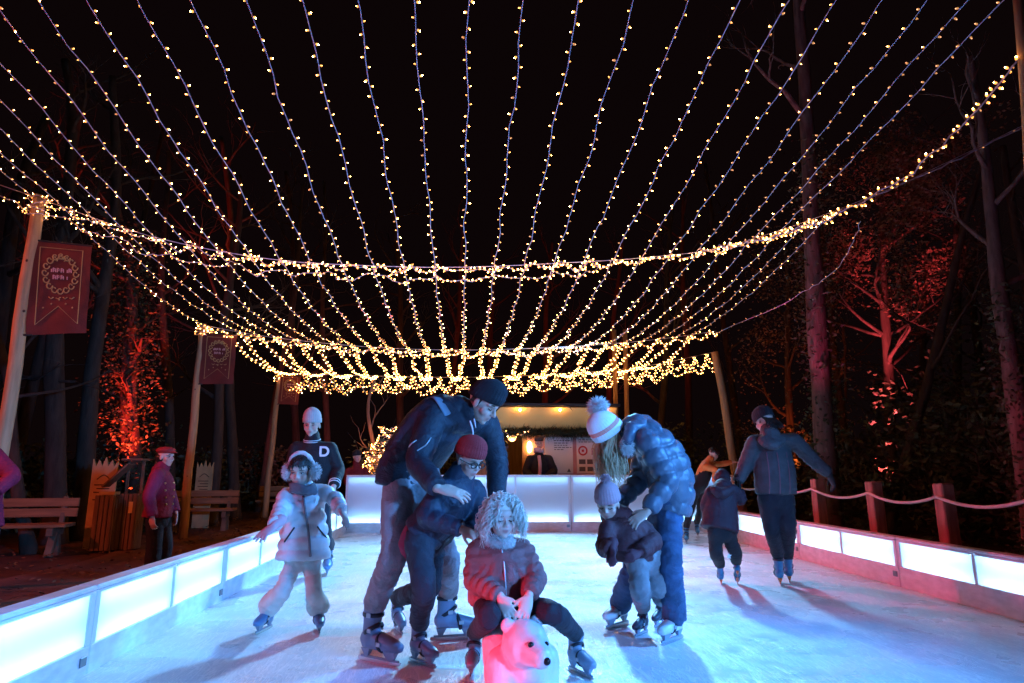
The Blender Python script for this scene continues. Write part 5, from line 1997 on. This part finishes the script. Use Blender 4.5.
C1 = catmull([P(-130, 140, 7.4), P(38, 198, 7.4), P(150, 236, 7.4), P(270, 259, 7.4), P(380, 266, 7.4), P(467, 267, 7.4), P(560, 263, 7.4), P(650, 257, 7.4), P(735, 244, 7.4), P(870, 197, 7.4), P(1024, 125, 7.4), P(1150, 60, 7.4)], 8)
C2 = catmull([P(203, 325, 12.6), P(270, 337, 12.6), P(370, 347, 12.6), P(470, 350, 12.6), P(580, 346, 12.6), P(660, 339, 12.6), P(716, 331, 12.6)], 8)
C3 = catmull([P(279, 373, 17.6), P(340, 375, 17.6), P(420, 377, 17.6), P(480, 377, 17.6), P(560, 374, 17.6), P(640, 367, 17.6), P(714, 352, 17.6)], 8)
C0 = [V((x, 1.9, 4.55 + .028 * x * x)) for x in [-7 + .5 * i for i in range(29)]]

STEP = .362
n0 = 14
for i in range(-n0, 12):
    x = i * STEP + .0
    a, b = curve_at(C0, x * 1.02), curve_at(C1, x)
    pts = [lerp(a, b, t / 26) + V((.012 * math.sin(t * 1.1 + i), 0, -.34 * (t / 26) * (1 - t / 26))) for t in range(27)]
    pts += [b + V((.02, .02, -.05)), b + V((.05, .0, -.015))]
    # drop what is far behind the frame
    dimq = 0 if x < 1.6 else (x - 1.6) / 2.6
    light_string(pts[4:], 'fairy light strand running overhead from the camera side down to the first cross cable', 'overhead strands before the first cable', .10, BM, .004, False, dimq, .0045)
for i in range(-n0 + 1, 14):
    x = i * STEP
    a, b = curve_at(C1, x), curve_at(C2, min(max(x * 1.0, C2[0].x + .02), C2[-1].x - .02) * 1.0)
    if i <= -13:
        b = curve_at(C2, C2[0].x + .05)
    pts = [lerp(a, b, t / 24) + V((.012 * math.sin(t * 1.3 + i), 0, -.62 * (t / 24) * (1 - t / 24))) for t in range(25)]
    light_string(pts, 'fairy light strand between the first and the second cross cable', 'overhead strands between first and second cable', .12, BM, .004, False, 0 if x < 3.6 else .45, .006)
for i in range(-13, 14):
    x = i * STEP
    a, b = curve_at(C2, x), curve_at(C3, x + (.18 if i % 2 else -.18))
    pts = [lerp(a, b, t / 20) + V((.02 * math.sin(t * .9 + i * 2), 0, -1.15 * (t / 20) * (1 - t / 20))) for t in range(21)]
    light_string(pts, 'small distant fairy light strand between the second and the third cross cable', 'overhead strands between second and third cable', .12, BMF, .004, True, 0, .008, scale=1.35)


def swag_path(C, step, dip, x0, x1, dens=7):
    out = []
    x = x0
    k_ = 0
    while x < x1:
        for j in range(dens):
            t = j / dens
            p = curve_at(C, x + step * t)
            dd = 1 - abs(2 * t - 1)
            out.append(p + V((0, .05 * math.sin(k_ + t * 6), -dip * (dd ** .6) * (.75 + .5 * ((k_ * 37) % 10) / 10))))
        x += step
        k_ += 1
    return out


for (C, Y0, dip, x0, x1, stp, lb, sc) in ((C1, 1, .07, C1[8].x, 4.6, .034, 'cross garland of fairy lights strung from the nearest left pole', 1.0),
                                          (C2, 2, .13, C2[0].x, C2[-1].x, .055, 'middle cross garland of fairy lights tied to the second left pole', 1.2),
                                          (C3, 3, .42, C3[0].x, C3[-1].x, .06, 'farthest cross garland hanging in loops of fairy lights', 1.35)):
    pts = swag_path(C, STEP, dip, x0, x1)
    light_string(pts, lb, 'cross garlands', stp, BMF if Y0 > 1 else BM, .004, False, 0, .014, 'light_garland', sc)
    m = MB()
    cc = C[::2]
    m.tube(cc, [.0045] * len(cc), 5)
    tag(m.build('cable', WIRE, None, cc[0].copy(), True), ['bare steel cable carrying the nearest cross garland', 'bare steel cable carrying the middle cross garland', 'bare steel cable carrying the farthest cross garland'][Y0 - 1], 'cable', 'cross cables')
# a second loose run of lights beside the near garland, thick on the left
pts = [p + V((0, .12, -.05 + .03 * math.sin(i * .9))) for i, p in enumerate(catmull([P(-60, 172, 7.5), P(38, 206, 7.5), P(150, 244, 7.5), P(270, 264, 7.5), P(360, 270, 7.5), P(480, 273, 7.5), P(600, 266, 7.5)], 14))]
light_string(pts, 'loose extra run of fairy lights bunched under the near garland', 'loose garlands', .05, BM, .004, False, 0, .03, 'light_garland')
pts = [p + V((0, .1, .04 * math.sin(i * 1.1))) for i, p in enumerate(catmull([P(203, 330, 12.65), P(300, 343, 12.65), P(400, 351, 12.65), P(500, 353, 12.65), P(620, 345, 12.65)], 14))]
light_string(pts, 'loose extra run of fairy lights bunched along the middle garland', 'loose garlands', .06, BMF, .004, False, 0, .05, 'light_garland', 1.2)
pts = [p + V((0, .1, -.25 + .16 * math.sin(i * 1.9))) for i, p in enumerate(catmull([P(279, 376, 17.5), P(340, 379, 17.5), P(480, 381, 17.5), P(600, 375, 17.5), P(714, 358, 17.5)], 18))]
light_string(pts, 'loose extra run of fairy lights looping below the farthest garland', 'loose garlands', .06, BMF, .004, False, 0, .02, 'light_garland', 1.3)
# right hand bundle up to the near right pole
rp_top = P(1021, 58, 5.2)
pts = catmull([P(700, 249, 7.3), P(760, 240, 7.0), P(850, 208, 6.4), P(940, 148, 5.8), rp_top], 9)
light_string(pts, 'thick tangled garland of bright fairy lights rising to the pole at the right edge', 'loose garlands', .04, BMF, .008, False, .2, .02, 'light_garland')
pts = catmull([P(862, 222, 7.6), P(835, 270, 8.8), P(790, 300, 10.2), P(715, 333, 12.5)], 9)
light_string(pts, 'mostly unlit pale strand at the right hand rim of the canopy', 'loose garlands', .2, BM, .005, False, .9, .012, 'light_garland')
pts = [p + V((0, 0, -.03)) for p in catmull([P(735, 244, 7.38), P(800, 226, 7.38), P(870, 196, 7.38), P(950, 160, 7.38), P(1040, 116, 7.38)], 9)]
light_string(pts, 'pale unlit bundle of wires along the right part of the near cable', 'loose garlands', .5, BM, .010, False, 1.0, .01, 'light_garland')
# drops at the pole heads
for i, (px, py, Y) in enumerate(((38, 205, 7.4), (203, 330, 12.6), (279, 376, 17.6))):
    c = P(px, py, Y)
    pts = [c + V((.11 * math.cos(t * 1.3), .11 * math.sin(t * 1.3), -.012 * t + .1)) for t in range(22)]
    light_string(pts, ['short coil of fairy lights round the head of the nearest left pole', 'short coil of fairy lights round the head of the middle left pole', 'short coil of fairy lights round the head of the farthest left pole'][i], 'pole head coils', .07, BM if i == 0 else BMF, .004, False, 0, .02)
# right hand poles
for (b0, t0, Y, r_, lb) in (((737, 480), (715, 352), 12.7, .085, 'leaning pinkish pole carrying the right end of the canopy'), ((1048, 480), (1016, -30), 5.2, .045, 'pink lit pole cut by the right edge of the picture')):
    a, t = P(*b0, Y), P(*t0, Y)
    a = a + (t - a) * ((ZG - .1 - a.z) / (t.z - a.z))
    m = MB()
    m.tube([lerp(a, t, j / 8) + V((.015 * math.sin(j * 1.3), 0, 0)) for j in range(9)], [r_ * (1 - .02 * j) for j in range(9)], 14)
    tag(m.build('support_pole', POLE, None, a, True), lb, 'pole', 'right support poles')

# fairy lights on the small tree behind the far boards, and on the kiosk garland
fb = bush(gp(378, 13.6), (.5), .45, 1.0, 600, .06, LEAF, 'small conical bush netted with fairy lights left of the bending man', 301, 'lit_bush')
rb2 = random.Random(6)
pts = []
for i in range(190):
    t = i / 189
    a = i * .75
    r_ = .60 * (1 - t * .72)
    pts.append(gp(378, 13.6) + V((r_ * math.cos(a) + .25 * t, r_ * math.sin(a), .95 + 1.25 * t)))
light_string(pts, 'net of fairy lights wound round the small bush left of the bending man', None, .17, BMF, .003, False, 0, .05)
pts = [p + V((0, -.1, -.04 + .07 * math.sin(i * 1.2))) for i, p in enumerate(path[:14:2])]
light_string(pts, 'fairy lights tucked in the fir garland at the kiosk doorway', None, .09, BMF, .003, False, 0, .04)

# ================================================================== LIGHT
def lamp(name, kind, loc, col, e, aim=None, size=60, blend=.6, r=.12):
    l = bpy.data.lights.new(name, kind)
    l.color = col
    l.energy = e
    l.shadow_soft_size = r
    o = bpy.data.objects.new(name, l)
    COL.objects.link(o)
    o.location = loc
    if kind == 'SPOT':
        l.spot_size = rad(size)
        l.spot_blend = blend
        o.rotation_mode = 'QUATERNION'
        o.rotation_quaternion = V((0, 0, -1)).rotation_difference((V(aim) - V(loc)).normalized())
    return o


BLUE = (.07, .34, 1.0)
lamp('blue_flood', 'SPOT', (7.4, 3.4, 4.2), BLUE, 4400, (-1.3, 4.6, .3), 44, .8, .3)
lamp('blue_flood', 'SPOT', (5.2, -3.6, 2.3), (.10, .36, 1.0), 4600, (.1, 4.6, .5), 50, .8, .3)  # frontal fill added to brighten the camera side of the people
lamp('blue_wash', 'SPOT', (2.6, 13.9, 6.0), (.19, .57, 1.0), 9500, (.5, 8.4, 0), 54, 1.0, .4)
RED = (1.0, .025, .10)
lamp('red_flood', 'SPOT', (-6.4, 3.0, 3.0), RED, 380, (3.0, 6.0, .3), 100, .7, .3)
lamp('red_flood', 'SPOT', (-2.3, 1.9, .85), (1.0, .012, .05), 800, (.22, 3.3, .16), 19, .8, .2)
lamp('red_flood', 'SPOT', (-2.4, 9.6, 3.6), (1.0, .03, .14), 1300, (4.9, 7.2, .5), 46, .7, .2)  # extra lamp added to turn the rope posts pink
# coloured floodlights in the wood, plus added fill over the path
lamp('tree_uplight', 'SPOT', P(880, 470, 12.9) + V((0, 0, -.4)), (1.0, .09, .13), 10500, P(890, 300, 14.6), 32, 1.0)
lamp('tree_uplight', 'SPOT', P(128, 500, 13.4), (1.0, .035, .015), 4200, P(128, 350, 14.8), 50, .8)
lamp('tree_uplight', 'SPOT', P(800, 470, 9.8), (1.0, .05, .22), 420, P(812, 250, 11.2), 50, .8)
lamp('path_fill', 'SPOT', (-3.0, 2.6, 4.4), (1.0, .24, .08), 170, (-6.2, 10.5, .9), 62, .8)  # warm fill lamp added to light the benches and left poles
lamp('path_fill', 'SPOT', (-9.5, 5.0, 4.5), (1.0, .12, .06), 900, (-4.5, 8.5, 0), 80, .8)  # red-amber fill added to tint the ground beyond the boards
lamp('tree_uplight', 'SPOT', P(985, 520, 7.4), (1.0, .04, .16), 60, P(1000, 330, 8.5), 60, .8)
lamp('tree_uplight', 'SPOT', P(790, 470, 15.4), (1.0, .14, .04), 500, P(788, 400, 17.0), 70, .8)
lamp('tree_uplight', 'SPOT', P(375, 474, 13.4), (1.0, .22, .05), 300, P(375, 430, 14.2), 60, .8)
lamp('tree_uplight', 'SPOT', P(590, 440, 18), (1.0, .04, .04), 1500, P(560, 330, 26), 90, .8)
lamp('tree_uplight', 'SPOT', P(330, 460, 17), (1.0, .08, .04), 500, P(320, 400, 22), 80, .8)

w = bpy.data.worlds.new('World')
scene.world = w
w.use_nodes = True
wn = w.node_tree.nodes
sk_ = wn.new('ShaderNodeTexSky')
sk_.sky_type = 'NISHITA'
sk_.sun_disc = False
sk_.sun_elevation = rad(-6)
sk_.sun_rotation = rad(200)
gl_ = wn.new('ShaderNodeMix')
gl_.data_type = 'RGBA'
gl_.blend_type = 'ADD'
gl_.inputs['Factor'].default_value = 1.0
gl_.inputs['B'].default_value = (.055, .024, .028, 1)      # faint town glow on the low cloud
w.node_tree.links.new(sk_.outputs[0], gl_.inputs['A'])
w.node_tree.links.new(gl_.outputs['Result'], wn['Background'].inputs['Color'])
wn['Background'].inputs['Strength'].default_value = .05

scene.view_settings.view_transform = 'Standard'
scene.view_settings.look = 'None'
scene.view_settings.exposure = 0.25
scene.view_settings.gamma = 1
cy = scene.cycles
scene.render.engine = 'CYCLES'
cy.use_denoising = True
cy.denoiser = 'OPENIMAGEDENOISE'
cy.use_light_tree = True
cy.max_bounces = 5
cy.diffuse_bounces = 3
cy.glossy_bounces = 2
cy.transmission_bounces = 3
cy.sample_clamp_indirect = 3
cy.caustics_reflective = False
cy.caustics_refractive = False
